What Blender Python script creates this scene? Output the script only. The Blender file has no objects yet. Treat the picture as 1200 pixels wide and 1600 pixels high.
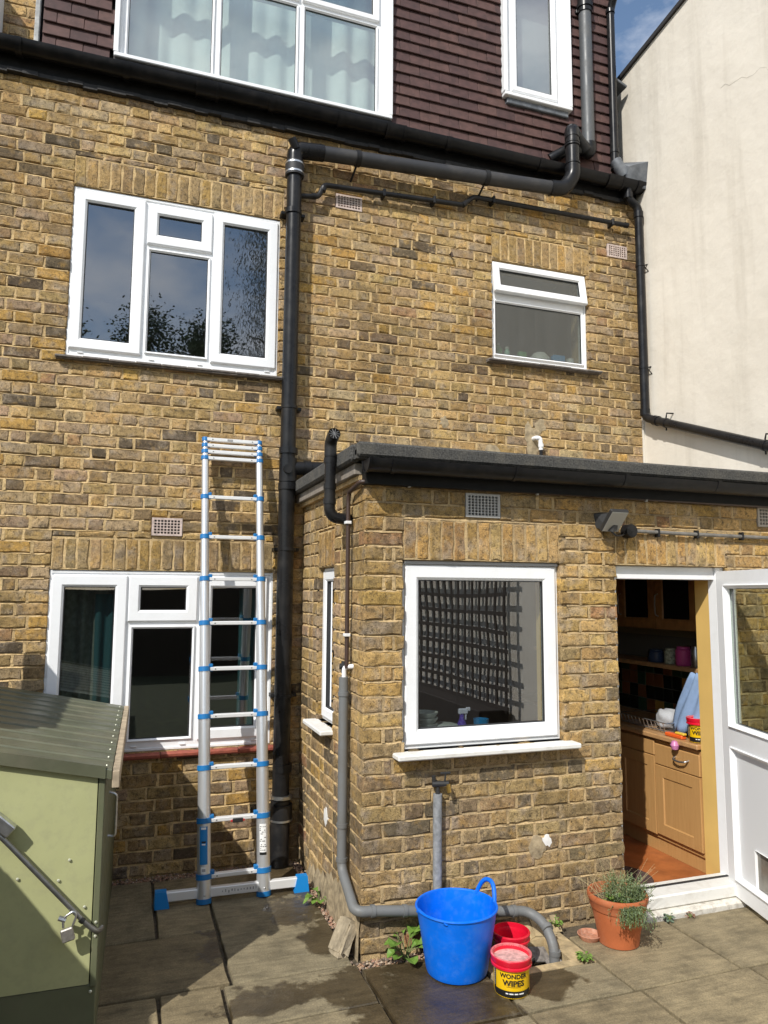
import bpy, bmesh, math, random
from mathutils import Vector, Matrix
S = bpy.context.scene
R = random.Random(7)
rad = math.radians

# ------------------------------------------------------------------ camera
cam_d = bpy.data.cameras.new('camera'); cam = bpy.data.objects.new('camera', cam_d)
S.collection.objects.link(cam); S.camera = cam
CAM = Vector((-1.118, -4.881, 1.7217)); YAW, PIT, ROL = 0.3353, 0.1089, 0.0055
fw = Vector((math.sin(YAW)*math.cos(PIT), math.cos(YAW)*math.cos(PIT), math.sin(PIT)))
rt = Vector((math.cos(YAW), -math.sin(YAW), 0)); up = rt.cross(fw)
r2 = rt*math.cos(ROL)+up*math.sin(ROL); u2 = up*math.cos(ROL)-rt*math.sin(ROL)
cam.matrix_world = Matrix(((r2.x, u2.x, -fw.x, CAM.x), (r2.y, u2.y, -fw.y, CAM.y), (r2.z, u2.z, -fw.z, CAM.z), (0, 0, 0, 1)))
cam_d.sensor_fit = 'HORIZONTAL'; cam_d.sensor_width = 36; cam_d.lens = 36*1144.9/1200
cam_d.clip_start = .05; cam_d.clip_end = 2000
# ------------------------------------------------------------------ sky, sun, exposure
SUN_EL = rad(42)
W = bpy.data.worlds.new('World'); S.world = W; W.use_nodes = True
nt = W.node_tree; N = nt.nodes; L = nt.links
bg = N['Background']; bg.inputs['Strength'].default_value = .135
sky = N.new('ShaderNodeTexSky'); sky.sky_type = 'NISHITA'; sky.sun_disc = False
sky.ozone_density = 1.6; sky.dust_density = .5; sky.air_density = 1.2; sky.sun_elevation = SUN_EL; sky.sun_rotation = rad(225)
tc = N.new('ShaderNodeTexCoord'); mp = N.new('ShaderNodeMapping'); mp.inputs['Scale'].default_value = (1.6, 1.6, 3.6)
mp.inputs['Location'].default_value = (7.3, 4.1, .3)
cn = N.new('ShaderNodeTexNoise'); cn.inputs['Scale'].default_value = 2.2; cn.inputs['Detail'].default_value = 8; cn.inputs['Roughness'].default_value = .58
cr = N.new('ShaderNodeValToRGB'); cr.color_ramp.elements[0].position = .41; cr.color_ramp.elements[1].position = .68
cm = N.new('ShaderNodeMixRGB'); cm.inputs['Color2'].default_value = (7.8, 8.0, 8.4, 1)
L.new(tc.outputs['Generated'], mp.inputs[0]); L.new(mp.outputs[0], cn.inputs['Vector']); L.new(cn.outputs[0], cr.inputs[0])
L.new(cr.outputs[0], cm.inputs[0]); L.new(sky.outputs[0], cm.inputs['Color1']); L.new(cm.outputs[0], bg.inputs['Color'])
sd = bpy.data.lights.new('sun', 'SUN'); sd.energy = 4.1; sd.angle = rad(.53); sd.color = (1, .965, .90)
sun = bpy.data.objects.new('sun', sd); S.collection.objects.link(sun)
sdir = Vector((math.cos(SUN_EL)*.7071, math.cos(SUN_EL)*.7071, -math.sin(SUN_EL)))
sun.rotation_euler = sdir.to_track_quat('-Z', 'Y').to_euler(); sun.location = (-6, -8, 8)
S.view_settings.view_transform = 'Standard'; S.view_settings.look = 'None'
S.view_settings.exposure = .12; S.view_settings.gamma = 1; S.view_settings.use_curve_mapping = False

# ------------------------------------------------------------------ helpers
def px(p):
    d = Vector(p)-CAM; z = d.dot(fw)
    return 600+1144.9*d.dot(r2)/z, 800-1144.9*d.dot(u2)/z
MATS = {}
def nd(nt, typ, **kw):
    n = nt.nodes.new(typ)
    for k, v in kw.items(): n.inputs[k].default_value = v
    return n
def pos(nt):
    g = nt.nodes.get('geo')
    if not g: g = nt.nodes.new('ShaderNodeNewGeometry'); g.name = 'geo'
    return g.outputs['Position']
def noise(nt, scale, detail=3, rough=.55, vec=None):
    n = nd(nt, 'ShaderNodeTexNoise', Scale=scale, Detail=detail, Roughness=rough)
    nt.links.new(vec if vec is not None else pos(nt), n.inputs['Vector']); return n.outputs[0]
def ramp(nt, src, *stops):
    n = nt.nodes.new('ShaderNodeValToRGB'); e = n.color_ramp.elements
    while len(e) < len(stops): e.new(.5)
    for el, (p, c) in zip(e, stops):
        el.position = p; el.color = (c, c, c, 1) if isinstance(c, (int, float)) else (*c, 1)
    nt.links.new(src, n.inputs[0]); return n.outputs[0]
def mixc(nt, fac, a, b, mode='MIX'):
    n = nt.nodes.new('ShaderNodeMixRGB'); n.blend_type = mode
    for i, v in ((0, fac), (1, a), (2, b)):
        if hasattr(v, 'links'): nt.links.new(v, n.inputs[i])
        else: n.inputs[i].default_value = v if isinstance(v, (int, float)) and i == 0 else ((v, v, v, 1) if isinstance(v, (int, float)) else (*v, 1))
    return n.outputs[0]
def bump(nt, h, strength, dist, base=None):
    b = nd(nt, 'ShaderNodeBump', Strength=strength, Distance=dist); nt.links.new(h, b.inputs['Height'])
    if base is not None: nt.links.new(base, b.inputs['Normal'])
    return b.outputs[0]
def mat(name, col=(.5, .5, .5), rough=.5, metal=0, var=.0, vscale=30, bmp=0, bscale=200, spec=.5, dirt=0, dscale=6, dcol=(.05, .04, .03)):
    if name in MATS: return MATS[name]
    m = bpy.data.materials.new(name); m.use_nodes = True; t = m.node_tree; b = t.nodes['Principled BSDF']
    b.inputs['Base Color'].default_value = (*col, 1); b.inputs['Roughness'].default_value = rough
    b.inputs['Metallic'].default_value = metal; b.inputs['Specular IOR Level'].default_value = spec
    c = None
    if var:
        n = noise(t, vscale, 4); f = ramp(t, n, (.3, 1-var), (.7, 1+var)); c = mixc(t, 1, col, f, 'MULTIPLY')
    if dirt:
        n = noise(t, dscale, 6, .65); f = ramp(t, n, (.48, 0), (.72, dirt)); c = mixc(t, f, c if c is not None else col, dcol)
        rr = ramp(t, n, (.4, rough), (.75, min(1, rough+.25))); t.links.new(rr, b.inputs['Roughness'])
    if c is not None: t.links.new(c, b.inputs['Base Color'])
    if bmp: t.links.new(bump(t, noise(t, bscale, 3), bmp, .004), b.inputs['Normal'])
    MATS[name] = m; return m

def brick_mat():
    m = bpy.data.materials.new('stock_brick'); m.use_nodes = True; t = m.node_tree; b = t.nodes['Principled BSDF']
    a = t.nodes.new('ShaderNodeAttribute'); a.attribute_name = 'bc'; c = a.outputs['Color']
    c = mixc(t, ramp(t, noise(t, 9, 3, .6), (.5, 0), (.68, .7)), c, (.37, .30, .225)); c = mixc(t, ramp(t, noise(t, 11.7, 3, .6), (.55, 0), (.72, .6)), c, (.50, .30, .085)); c = mixc(t, ramp(t, noise(t, 7.3, 4, .6), (.56, 0), (.7, .65)), c, (.16, .125, .085))
    big = ramp(t, noise(t, 22, 5, .6), (.28, .62), (.5, 1), (.75, 1.28)); c = mixc(t, 1, c, big, 'MULTIPLY')
    soot = ramp(t, noise(t, 42, 6, .75), (.51, 0), (.64, .8)); c = mixc(t, soot, c, (.085, .066, .042))
    pale = ramp(t, noise(t, 30, 5, .7, ), (.33, .7), (.44, 0)); c = mixc(t, pale, c, (.50, .37, .20))
    fine = ramp(t, noise(t, 260, 3, .7), (.33, .45), (.55, 1.08), (.8, 1.35)); c = mixc(t, 1, c, fine, 'MULTIPLY')
    wash = ramp(t, noise(t, 1.3, 4, .6), (.36, .70), (.6, 1.14)); c = mixc(t, 1, c, wash, 'MULTIPLY')
    n1 = bump(t, noise(t, 55, 5, .7), .9, .006); n2 = bump(t, noise(t, 320, 2), .55, .002, n1)
    v = t.nodes.new('ShaderNodeTexVoronoi'); v.inputs['Scale'].default_value = 85; t.links.new(pos(t), v.inputs['Vector'])
    pit = ramp(t, v.outputs['Distance'], (.10, 0), (.26, 1))
    gate = ramp(t, noise(t, 14, 3), (.45, 0), (.6, .75)); pk_ = mixc(t, gate, (1, 1, 1), pit); c = mixc(t, 1, c, mixc(t, 1, (.42, .4, .38), pk_, 'LIGHTEN'), 'MULTIPLY')
    t.links.new(c, b.inputs['Base Color']); b.inputs['Roughness'].default_value = .92; b.inputs['Specular IOR Level'].default_value = .2
    n3 = bump(t, pit, .55, .004, n2)
    t.links.new(n3, b.inputs['Normal']); MATS['brick'] = m; return m
BRICK = brick_mat()
def mortar_mat(name, col, dark):
    m = bpy.data.materials.new(name); m.use_nodes = True; t = m.node_tree; b = t.nodes['Principled BSDF']
    c = mixc(t, ramp(t, noise(t, 5, 8, .75), (.42, 0), (.62, 1)), col, dark); c = mixc(t, ramp(t, noise(t, 40, 4, .7), (.55, 0), (.68, .6)), c, tuple(v*.45 for v in dark))
    c = mixc(t, 1, c, ramp(t, noise(t, 300, 3), (.3, .7), (.7, 1.2)), 'MULTIPLY')
    t.links.new(c, b.inputs['Base Color']); b.inputs['Roughness'].default_value = .95; b.inputs['Specular IOR Level'].default_value = .15
    n1 = bump(t, noise(t, 45, 5, .7), 1, .008); t.links.new(bump(t, noise(t, 280, 2), .6, .002, n1), b.inputs['Normal'])
    MATS[name] = m; return m
MORTAR = mortar_mat('sandy_mortar', (.68, .49, .25), (.40, .285, .145))
MORTAR2 = mortar_mat('ext_mortar', (.58, .42, .22), (.30, .225, .135))

WHITE = mat('upvc_white', (.85, .86, .87), .32, dirt=.12, dscale=9, dcol=(.45, .43, .38))
WSILL = mat('white_sill', (.74, .73, .69), .5, dirt=.35, dscale=14, dcol=(.35, .31, .24))
BLACKP = mat('black_plastic', (.012, .012, .013), .25, dirt=.5, dscale=7, dcol=(.035, .033, .03), spec=.28)
BLACKG = mat('gutter_black', (.008, .008, .009), .28, dirt=.5, dscale=11, dcol=(.026, .023, .02), spec=.22)
IRON = mat('painted_iron', (.014, .014, .015), .35, bmp=.3, bscale=60, dirt=.4, dscale=15, dcol=(.05, .043, .036))
GREYP = mat('grey_pipe', (.16, .165, .165), .48, dirt=.5, dscale=12, dcol=(.12, .105, .08))
DGREYP = mat('dark_grey_pipe', (.085, .09, .095), .42, dirt=.3, dscale=9, dcol=(.15, .14, .125))
FOAM = mat('foam_lagging', (.24, .25, .26), .9, var=.3, vscale=40, bmp=.5, bscale=120)
BROWNP = mat('brown_pipe', (.055, .032, .024), .45)
SEAL = mat('rubber_gasket', (.02, .02, .022), .6)
LEAD = mat('lead', (.12, .13, .145), .5, .25, var=.35, vscale=14, dirt=.4, dscale=10, dcol=(.3, .31, .32))
ALU = mat('aluminium', (.76, .77, .78), .33, .72)
ALU2 = mat('rung_aluminium', (.84, .84, .83), .42, .3)
BLUE = mat('ladder_blue', (.01, .16, .42), .42)
STEEL = mat('steel', (.55, .56, .57), .32, .9, var=.2, vscale=40)
DARKROOM = mat('room_dull', (.22, .2, .17), .9)
ROOMW = mat('room_pale', (.55, .55, .52), .9)
LBLUEW = mat('bath_wall', (.5, .51, .46), .9)

def glass_mat(name, k=6.0, tint=(.86, .9, .88)):
    m = bpy.data.materials.new(name); m.use_nodes = True; t = m.node_tree; t.nodes.remove(t.nodes['Principled BSDF'])
    o = t.nodes['Material Output']; tr = t.nodes.new('ShaderNodeBsdfTransparent'); tr.inputs[0].default_value = (*tint, 1)
    gl = t.nodes.new('ShaderNodeBsdfGlossy'); gl.inputs['Roughness'].default_value = .0; gl.inputs[0].default_value = (.95, .97, 1, 1)
    fr = t.nodes.new('ShaderNodeFresnel'); fr.inputs[0].default_value = 1.5
    mu = t.nodes.new('ShaderNodeMath'); mu.operation = 'MULTIPLY'; mu.inputs[1].default_value = k; mu.use_clamp = True
    gb = t.nodes.new('ShaderNodeNewGeometry'); nb_ = t.nodes.new('ShaderNodeMath'); nb_.operation = 'SUBTRACT'; nb_.inputs[0].default_value = 1; t.links.new(gb.outputs['Backfacing'], nb_.inputs[1])
    m2 = t.nodes.new('ShaderNodeMath'); m2.operation = 'MULTIPLY'; t.links.new(mu.outputs[0], m2.inputs[0]); t.links.new(nb_.outputs[0], m2.inputs[1])   # only the outer skin of the pane mirrors
    nb = bump(t, noise(t, 1.7, 1), .035, .05); t.links.new(nb, gl.inputs['Normal'])
    mx = t.nodes.new('ShaderNodeMixShader'); t.links.new(fr.outputs[0], mu.inputs[0]); t.links.new(m2.outputs[0], mx.inputs[0])
    t.links.new(tr.outputs[0], mx.inputs[1]); t.links.new(gl.outputs[0], mx.inputs[2]); t.links.new(mx.outputs[0], o.inputs[0])
    MATS[name] = m; return m
GLASS = glass_mat('window_glass'); DGLASS = glass_mat('door_glass', 1.6, (.8, .84, .8))
def frosted():
    m = glass_mat('obscured_glass', 2.6, (.75, .78, .75)); t = m.node_tree; o = t.nodes['Material Output']; src = o.inputs[0].links[0].from_socket
    d = t.nodes.new('ShaderNodeBsdfDiffuse'); d.inputs[0].default_value = (.16, .165, .155, 1); mx = t.nodes.new('ShaderNodeMixShader'); mx.inputs[0].default_value = .2
    t.links.new(src, mx.inputs[1]); t.links.new(d.outputs[0], mx.inputs[2]); t.links.new(mx.outputs[0], o.inputs[0]); return m
OBSC = frosted()

class MB:
    def __init__(s, M=None): s.v = []; s.f = []; s.c = []; s.M = M
    def add(s, vs, fs, col=None):
        o = len(s.v); s.v += [Vector(v) for v in vs]; s.f += [tuple(i+o for i in f) for f in fs]; s.c += [col]*len(fs); return s
    def box(s, x0, x1, y0, y1, z0, z1, bv=0, col=None, M=None):
        if bv:
            xs = (x0, x0+bv, x1-bv, x1); ys = (y0, y0+bv, y1-bv, y1); zs = (z0, z0+bv, z1-bv, z1)
            vs = []; idx = {}
            def g(i, j, k):
                if (i, j, k) not in idx: idx[i, j, k] = len(vs); vs.append(Vector((xs[i], ys[j], zs[k])))
                return idx[i, j, k]
            fs = []
            A, B = 1, 2
            for e in (0, 3):
                q = [g(e, A, A), g(e, B, A), g(e, B, B), g(e, A, B)]; fs.append(q if e else q[::-1])
                q = [g(A, e, A), g(A, e, B), g(B, e, B), g(B, e, A)]; fs.append(q if e else q[::-1])
                q = [g(A, A, e), g(B, A, e), g(B, B, e), g(A, B, e)]; fs.append(q if e else q[::-1])
            for a in (0, 3):
                for b_ in (0, 3):
                    a1 = 1 if a == 0 else 2; b1 = 1 if b_ == 0 else 2
                    fl = (a == 0) ^ (b_ == 0)
                    q = [g(a, b1, 1), g(a1, b_, 1), g(a1, b_, 2), g(a, b1, 2)]; fs.append(q[::-1] if fl else q)
                    q = [g(a, 1, b1), g(a, 2, b1), g(a1, 2, b_), g(a1, 1, b_)]; fs.append(q[::-1] if fl else q)
                    q = [g(1, a, b1), g(1, a1, b_), g(2, a1, b_), g(2, a, b1)]; fs.append(q[::-1] if fl else q)
                    for c_ in (0, 3):
                        c1 = 1 if c_ == 0 else 2
                        fs.append([g(a, b1, c1), g(a1, b_, c1), g(a1, b1, c_)])
        else:
            vs = [Vector(p) for p in ((x0, y0, z0), (x1, y0, z0), (x1, y1, z0), (x0, y1, z0), (x0, y0, z1), (x1, y0, z1), (x1, y1, z1), (x0, y1, z1))]
            fs = [(3, 2, 1, 0), (4, 5, 6, 7), (0, 1, 5, 4), (1, 2, 6, 5), (2, 3, 7, 6), (3, 0, 4, 7)]
        if M is not None: vs = [M @ v for v in vs]
        return s.add(vs, fs, col)
    def tube(s, pts, r, n=14, cap=True, r1=None):
        pts = [Vector(p) for p in pts]; m = len(pts); vs = []; fs = []; prev = None
        for i, p in enumerate(pts):
            d = (pts[min(i+1, m-1)]-pts[max(i-1, 0)]).normalized()
            if prev is None:
                a = Vector((0, 0, 1)) if abs(d.z) < .9 else Vector((1, 0, 0)); u = d.cross(a).normalized()
            else: u = (prev-d*prev.dot(d)).normalized()
            prev = u; w = d.cross(u); rr = r if r1 is None else r+(r1-r)*i/(m-1)
            vs += [p+(u*math.cos(k*2*math.pi/n)+w*math.sin(k*2*math.pi/n))*rr for k in range(n)]
        for i in range(m-1):
            for k in range(n): fs.append((i*n+k, i*n+(k+1) % n, (i+1)*n+(k+1) % n, (i+1)*n+k))
        if cap: fs.append(tuple(range(n-1, -1, -1))); fs.append(tuple((m-1)*n+k for k in range(n)))
        return s.add(vs, fs)
    def lathe(s, prof, c, n=40, a0=0, a1=2*math.pi):
        full = abs(a1-a0-2*math.pi) < 1e-6; k = n if full else n+1; vs = []; fs = []
        for r, z in prof:
            for i in range(k):
                a = a0+(a1-a0)*i/n; vs.append(Vector((c[0]+r*math.cos(a), c[1]+r*math.sin(a), c[2]+z)))
        for j in range(len(prof)-1):
            for i in range(n): i2 = (i+1) % k; fs.append((j*k+i, j*k+i2, (j+1)*k+i2, (j+1)*k+i))
        return s.add(vs, fs)
    def ring(s, x0, x1, z0, z1, prof, close=True):
        vs = []; fs = []; n = len(prof)
        for t, y in prof: vs += [Vector(p) for p in ((x0+t, y, z0+t), (x1-t, y, z0+t), (x1-t, y, z1-t), (x0+t, y, z1-t))]
        for i in range(n if close else n-1):
            j = (i+1) % n
            for k in range(4): fs.append((i*4+k, i*4+(k+1) % 4, j*4+(k+1) % 4, j*4+k))
        return s.add(vs, fs)
    def holes(s, x0, x1, z0, z1, hs, y0, y1):
        cl = lambda h: (max(h[0], x0), min(h[1], x1), max(h[2], z0), min(h[3], z1))
        hs = [cl(h) for h in hs]; hs = [h for h in hs if h[1] > h[0] and h[3] > h[2]]
        xs = sorted({x0, x1, *[h[0] for h in hs], *[h[1] for h in hs]}); zs = sorted({z0, z1, *[h[2] for h in hs], *[h[3] for h in hs]})
        nx, nz = len(xs)-1, len(zs)-1
        sol = [[not any(h[0] < (xs[i]+xs[i+1])/2 < h[1] and h[2] < (zs[j]+zs[j+1])/2 < h[3] for h in hs) for j in range(nz)] for i in range(nx)]
        so = lambda i, j: 0 <= i < nx and 0 <= j < nz and sol[i][j]
        for i in range(nx):
            for j in range(nz):
                if not so(i, j): continue
                a, b, c, d = xs[i], xs[i+1], zs[j], zs[j+1]
                s.add([(a, y0, c), (b, y0, c), (b, y0, d), (a, y0, d)], [(0, 1, 2, 3)]); s.add([(a, y1, c), (b, y1, c), (b, y1, d), (a, y1, d)], [(3, 2, 1, 0)])
                if not so(i-1, j): s.add([(a, y0, c), (a, y1, c), (a, y1, d), (a, y0, d)], [(3, 2, 1, 0)])
                if not so(i+1, j): s.add([(b, y0, c), (b, y1, c), (b, y1, d), (b, y0, d)], [(0, 1, 2, 3)])
                if not so(i, j-1): s.add([(a, y0, c), (b, y0, c), (b, y1, c), (a, y1, c)], [(3, 2, 1, 0)])
                if not so(i, j+1): s.add([(a, y0, d), (b, y0, d), (b, y1, d), (a, y1, d)], [(0, 1, 2, 3)])
        return s
    def mesh(s, name, m=None):
        me = bpy.data.meshes.new(name); vs = s.v if s.M is None else [s.M @ v for v in s.v]
        me.from_pydata([tuple(v) for v in vs], [], s.f)
        if any(c is not None for c in s.c):
            a = me.color_attributes.new('bc', 'FLOAT_COLOR', 'CORNER'); i = 0; buf = []
            for p, c in zip(s.f, s.c): buf += ([*(c or (.3, .2, .1)), 1])*len(p)
            a.data.foreach_set('color', buf)
        if m: me.materials.append(m)
        return me
    def build(s, name, m, parent=None, smooth=False, norm=False):
        me = s.mesh(name, m)
        if norm:
            bm = bmesh.new(); bm.from_mesh(me); bmesh.ops.recalc_face_normals(bm, faces=bm.faces); bm.to_mesh(me); bm.free()
        if smooth:
            me.shade_smooth()
            if smooth != 2: me.set_sharp_from_angle(angle=rad(38))
        return link(name, me, parent)
def link(name, me, parent=None, loc=None):
    o = bpy.data.objects.new(name, me); S.collection.objects.link(o)
    if loc is not None: o.location = loc
    if parent is not None: setp(o, parent)
    return o
BASE = {}
def setp(o, p):
    o.parent = p; b = BASE.get(p.name, (Matrix.Identity(4)))
    o.matrix_parent_inverse = b.inverted()
def tag(o, label, cat, group=None):
    o['label'] = label; o['category'] = cat
    if group: o['group'] = group
    return o
def thing(name, loc, label, cat, group=None):
    o = bpy.data.objects.new(name, None); S.collection.objects.link(o); o.location = loc; o.empty_display_size = .1
    BASE[o.name] = Matrix.Translation(Vector(loc)); return tag(o, label, cat, group)
def struct(o, k='structure'): o['kind'] = k; return o
def bend(pts, rb=.06, n=6):
    pts = [Vector(p) for p in pts]; out = [pts[0]]
    for a, b, c in zip(pts, pts[1:], pts[2:]):
        u = (a-b); w = (c-b); r = min(rb, u.length*.49, w.length*.49); p = b+u.normalized()*r; q = b+w.normalized()*r
        for i in range(n+1): t = i/n; out.append(p*(1-t)**2+b*2*t*(1-t)+q*t*t)
    out.append(pts[-1]); return out
ROT_SIDE = Matrix.Rotation(rad(-90), 4, 'Z')          # local wall facing -Y  ->  wall facing -X

# ------------------------------------------------------------------ bricks
PAL = [((.47, .335, .155), 10), ((.43, .305, .145), 10), ((.50, .365, .18), 8), ((.40, .285, .14), 8), ((.48, .31, .105), 4), ((.37, .27, .15), 6),
       ((.31, .225, .13), 4), ((.22, .165, .105), 3.5), ((.13, .105, .075), 2), ((.42, .32, .20), 6), ((.38, .285, .195), 4), ((.39, .25, .14), 1.2), ((.46, .36, .225), 4)]
PALE_EXT = [((.46, .32, .145), 10), ((.42, .29, .13), 10), ((.47, .315, .12), 6), ((.39, .275, .135), 6), ((.40, .235, .125), .8), ((.35, .26, .15), 4)]
PALD_EXT = [((.27, .205, .12), 8), ((.21, .165, .105), 5), ((.36, .27, .145), 9), ((.31, .23, .13), 8), ((.40, .295, .15), 7), ((.26, .20, .135), 4), ((.36, .20, .11), .5), ((.16, .13, .09), 2)]
PALS = [((.43, .30, .14), 8), ((.39, .28, .145), 6), ((.37, .27, .15), 5), ((.45, .31, .12), 4), ((.33, .25, .14), 3)]
PALS2 = [((.47, .32, .14), 8), ((.46, .30, .12), 7), ((.43, .305, .145), 6), ((.44, .275, .12), 3)]
def pick(pal):
    c = R.choices([p[0] for p in pal], [p[1] for p in pal])[0]; k = R.uniform(.84, 1.16)
    return tuple(min(.6, v*k*h_*R.uniform(.97, 1.03)) for v, h_ in zip(c, (1.03, .965, .86)))
def brick_geo(w, h, d, vert=False):
    """irregular stock brick: front at y=0 looking -Y, centre at x=z=0"""
    nl, ns = (4, 2) if not vert else (2, 4)
    pts = []
    def edge(ax, ay, bx, by, n):
        for i in range(n): t = i/n; pts.append((ax+(bx-ax)*t, ay+(by-ay)*t))
    if w < .14 and not vert: nl = 2
    edge(-w/2, -h/2, w/2, -h/2, nl); edge(w/2, -h/2, w/2, h/2, ns); edge(w/2, h/2, -w/2, h/2, nl); edge(-w/2, h/2, -w/2, -h/2, ns)
    j = .0026 if R.random() < .7 else .0052
    outer = [(x+R.uniform(-j, j), z+R.uniform(-j, j)) for x, z in pts]
    tl = R.uniform(-.0018, .0018); tz = R.uniform(-.0018, .0018); n = len(outer); vs = []
    inn = R.uniform(.0045, .009)
    for x, z in outer:
        k = inn*R.uniform(.6, 1.5)
        vs.append((x-math.copysign(min(k, abs(x)), x) if abs(x) > w/2-.012 else x, tl*x/w*2+tz*z/h*2+R.uniform(-.0012, .0012), z-math.copysign(min(k, abs(z)), z) if abs(z) > h/2-.012 else z))
    for x, z in outer: vs.append((x, R.uniform(.002, .0075), z))
    for x, z in pts: vs.append((x, d, z))
    fs = [tuple(range(n))]
    for i in range(n):
        k = (i+1) % n; fs.append((i, n+i, n+k, k)); fs.append((n+i, 2*n+i, 2*n+k, n+k))
    fs[1:] = [f[::-1] for f in fs[1:]]
    fs = [f for f in fs]
    return vs, fs
def lay(x0, x1, z0, z1, holes, course=.075, jit=.012, quoin=None, ST=.2105, HD=.1045):
    out = []; k = 0; z = z0; P = ST+HD
    while z < z1-.02:
        za, zb = z+R.uniform(-.0015, .0015), min(z+course-.0095+R.uniform(-.0015, .001), z1)
        xa0 = x0
        if quoin:                       # first brick of the course belongs to the corner
            xa0 = x0+(ST if k % 2 == 0 else HD)
        near = [h for h in holes if h[2] < zb and h[3] > za]
        cuts = sorted({xa0, x1, *[min(max(h[0], xa0), x1) for h in near], *[min(max(h[1], xa0), x1) for h in near]})
        runs = []
        for a, b in zip(cuts, cuts[1:]):
            if b-a < .015: continue
            m = (a+b)/2; lo, hi = za, zb
            for h in near:
                if h[0] < m < h[1]:
                    if h[2] <= lo+.012 and h[3] >= hi-.012: lo = hi = 0
                    elif h[2] <= lo+.012 and h[3] > lo: lo = h[3]+.004
                    elif h[3] >= hi-.012 and h[2] < hi: hi = h[2]-.004
                    elif lo < h[2] and h[3] < hi: pass
            if hi-lo > .018:
                if runs and abs(runs[-1][1]-a) < 1e-6 and abs(runs[-1][2]-lo) < 1e-6 and abs(runs[-1][3]-hi) < 1e-6: runs[-1][1] = b
                else: runs.append([a, b, lo, hi])
        js = []; s = xa0-P*R.choice((1, 2))+(.053 if k % 2 else 0)*1.0 - (0 if k % 2 == 0 else 0)
        s = math.floor((x0-1)/P)*P+(0 if k % 2 == 0 else ST*.5-HD*.5)
        i = k % 2
        while s < x1+.3:
            js.append(s+R.uniform(-jit, jit)); s += (ST if i % 2 == 0 else HD); i += 1
        for a, b, lo, hi in runs:
            q = [a]+[t for t in js if a+.05 < t < b-.05]+[b]
            for u, v in zip(q, q[1:]):
                g0 = .0 if (u == a and abs(a-xa0) > 1e-6) else .0055; g1 = 0 if v == b else .0055
                if quoin and abs(u-xa0) < 1e-6: g0 = .006
                out.append((u+g0, v-g1, lo, hi, k))
        z += course; k += 1
    return out

def pointing(wall, M, x0, x1, z0, z1, holes, m, runs, backs=(), course=.075):
    """weather-struck bed joints (recessed under the brick above, proud over the one below), filled upright joints, backing of the soldier courses"""
    b = MB(M); k = 1
    while z0+k*course < z1:
        zt = z0+k*course; n = int((x1-x0)/.04); prev = None; rec = R.uniform(.011, .0145)
        for i in range(n+1):
            x = x0+(x1-x0)*i/n
            if any(h[0]-.004 < x < h[1]+.004 and h[2]-.004 < zt-.004 < h[3]+.004 for h in holes): prev = None; continue
            lost = R.random() < .05
            q = [Vector((x, rec, zt+R.uniform(-.0005, .002))), Vector((x, R.uniform(-.0015, .005)+(.006 if lost else 0), zt-.0095-R.uniform(0, .005))), Vector((x, .014, zt-.017))]
            if prev: b.add(prev+q, [(0, 1, 4, 3), (1, 2, 5, 4)])
            prev = q
        k += 1
    for p, q in zip(runs, runs[1:]):
        g = q[0]-p[1]
        if p[4] == q[4] and 0 < g < .016:
            y = R.uniform(.001, .007); b.add([(p[1]-.004, y+R.uniform(-.002, .002), p[2]-.004), (q[0]+.004, y+R.uniform(-.002, .002), p[2]-.004), (q[0]+.004, y+R.uniform(-.002, .002), p[3]+.003), (p[1]-.004, y+R.uniform(-.002, .002), p[3]+.003)], [(0, 1, 2, 3)])
    for a, e, c, d in backs: b.add([(a, .0045, c), (e, .0045, c), (e, .0045, d), (a, .0045, d)], [(0, 1, 2, 3)])
    return struct(b.build('pointing', m, wall), 'stuff')
def stuff_and_parts(wall, entries, M, limit, pal_fn, facing):
    """entries: (x0,x1,z0,z1,depth,vert,palette). Largest in view -> separate brick objects sharing a set of meshes, the rest one joined part"""
    def score(e):
        p = M @ Vector(((e[0]+e[1])/2, 0, (e[2]+e[3])/2)); u, v = px(p)
        if not (-20 < u < 1220 and -20 < v < 1620): return 0
        a = px(M @ Vector((e[0], 0, e[2]))); b = px(M @ Vector((e[1], 0, e[3]))); return abs(b[0]-a[0])*abs(b[1]-a[1])
    order = sorted(entries, key=score, reverse=True); single = order[:limit]; rest = order[limit:]
    mb = MB(M)
    def put(e):
        w, h = e[1]-e[0], e[3]-e[2]; vs, fs = brick_geo(w, h, e[4], e[5]); c = pick(e[6]); dy = R.uniform(-.002, .0025)
        mb.add([Vector(v)+Vector(((e[0]+e[1])/2, dy, (e[2]+e[3])/2)) for v in vs], fs, c)
    for e in rest: put(e)
    if rest: struct(mb.build('brickwork', BRICK, wall), 'stuff')
    pool = {}
    for e in single:
        w, h = e[1]-e[0], e[3]-e[2]
        key = ('v' if e[5] else 's' if w > .15 else 'h', round(e[4], 3), id(e[6]))
        L_ = pool.setdefault(key, [])
        ref = {'v': (.062, .2), 's': (.2, .0655), 'h': (.094, .0655)}[key[0]]
        if len(L_) < 26 or R.random() < .12:
            b = MB(); vs, fs = brick_geo(ref[0], ref[1], e[4], e[5]); b.add(vs, fs, pick(e[6])); me = b.mesh('brick', BRICK); L_.append(me)
        else: me = R.choice(L_)
        o = bpy.data.objects.new('brick', me); S.collection.objects.link(o)
        o.matrix_world = M @ Matrix.Translation(((e[0]+e[1])/2, R.uniform(-.002, .0025), (e[2]+e[3])/2)) @ Matrix.Diagonal((w/ref[0], 1, h/ref[1], 1))
        setp(o, wall)

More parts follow.
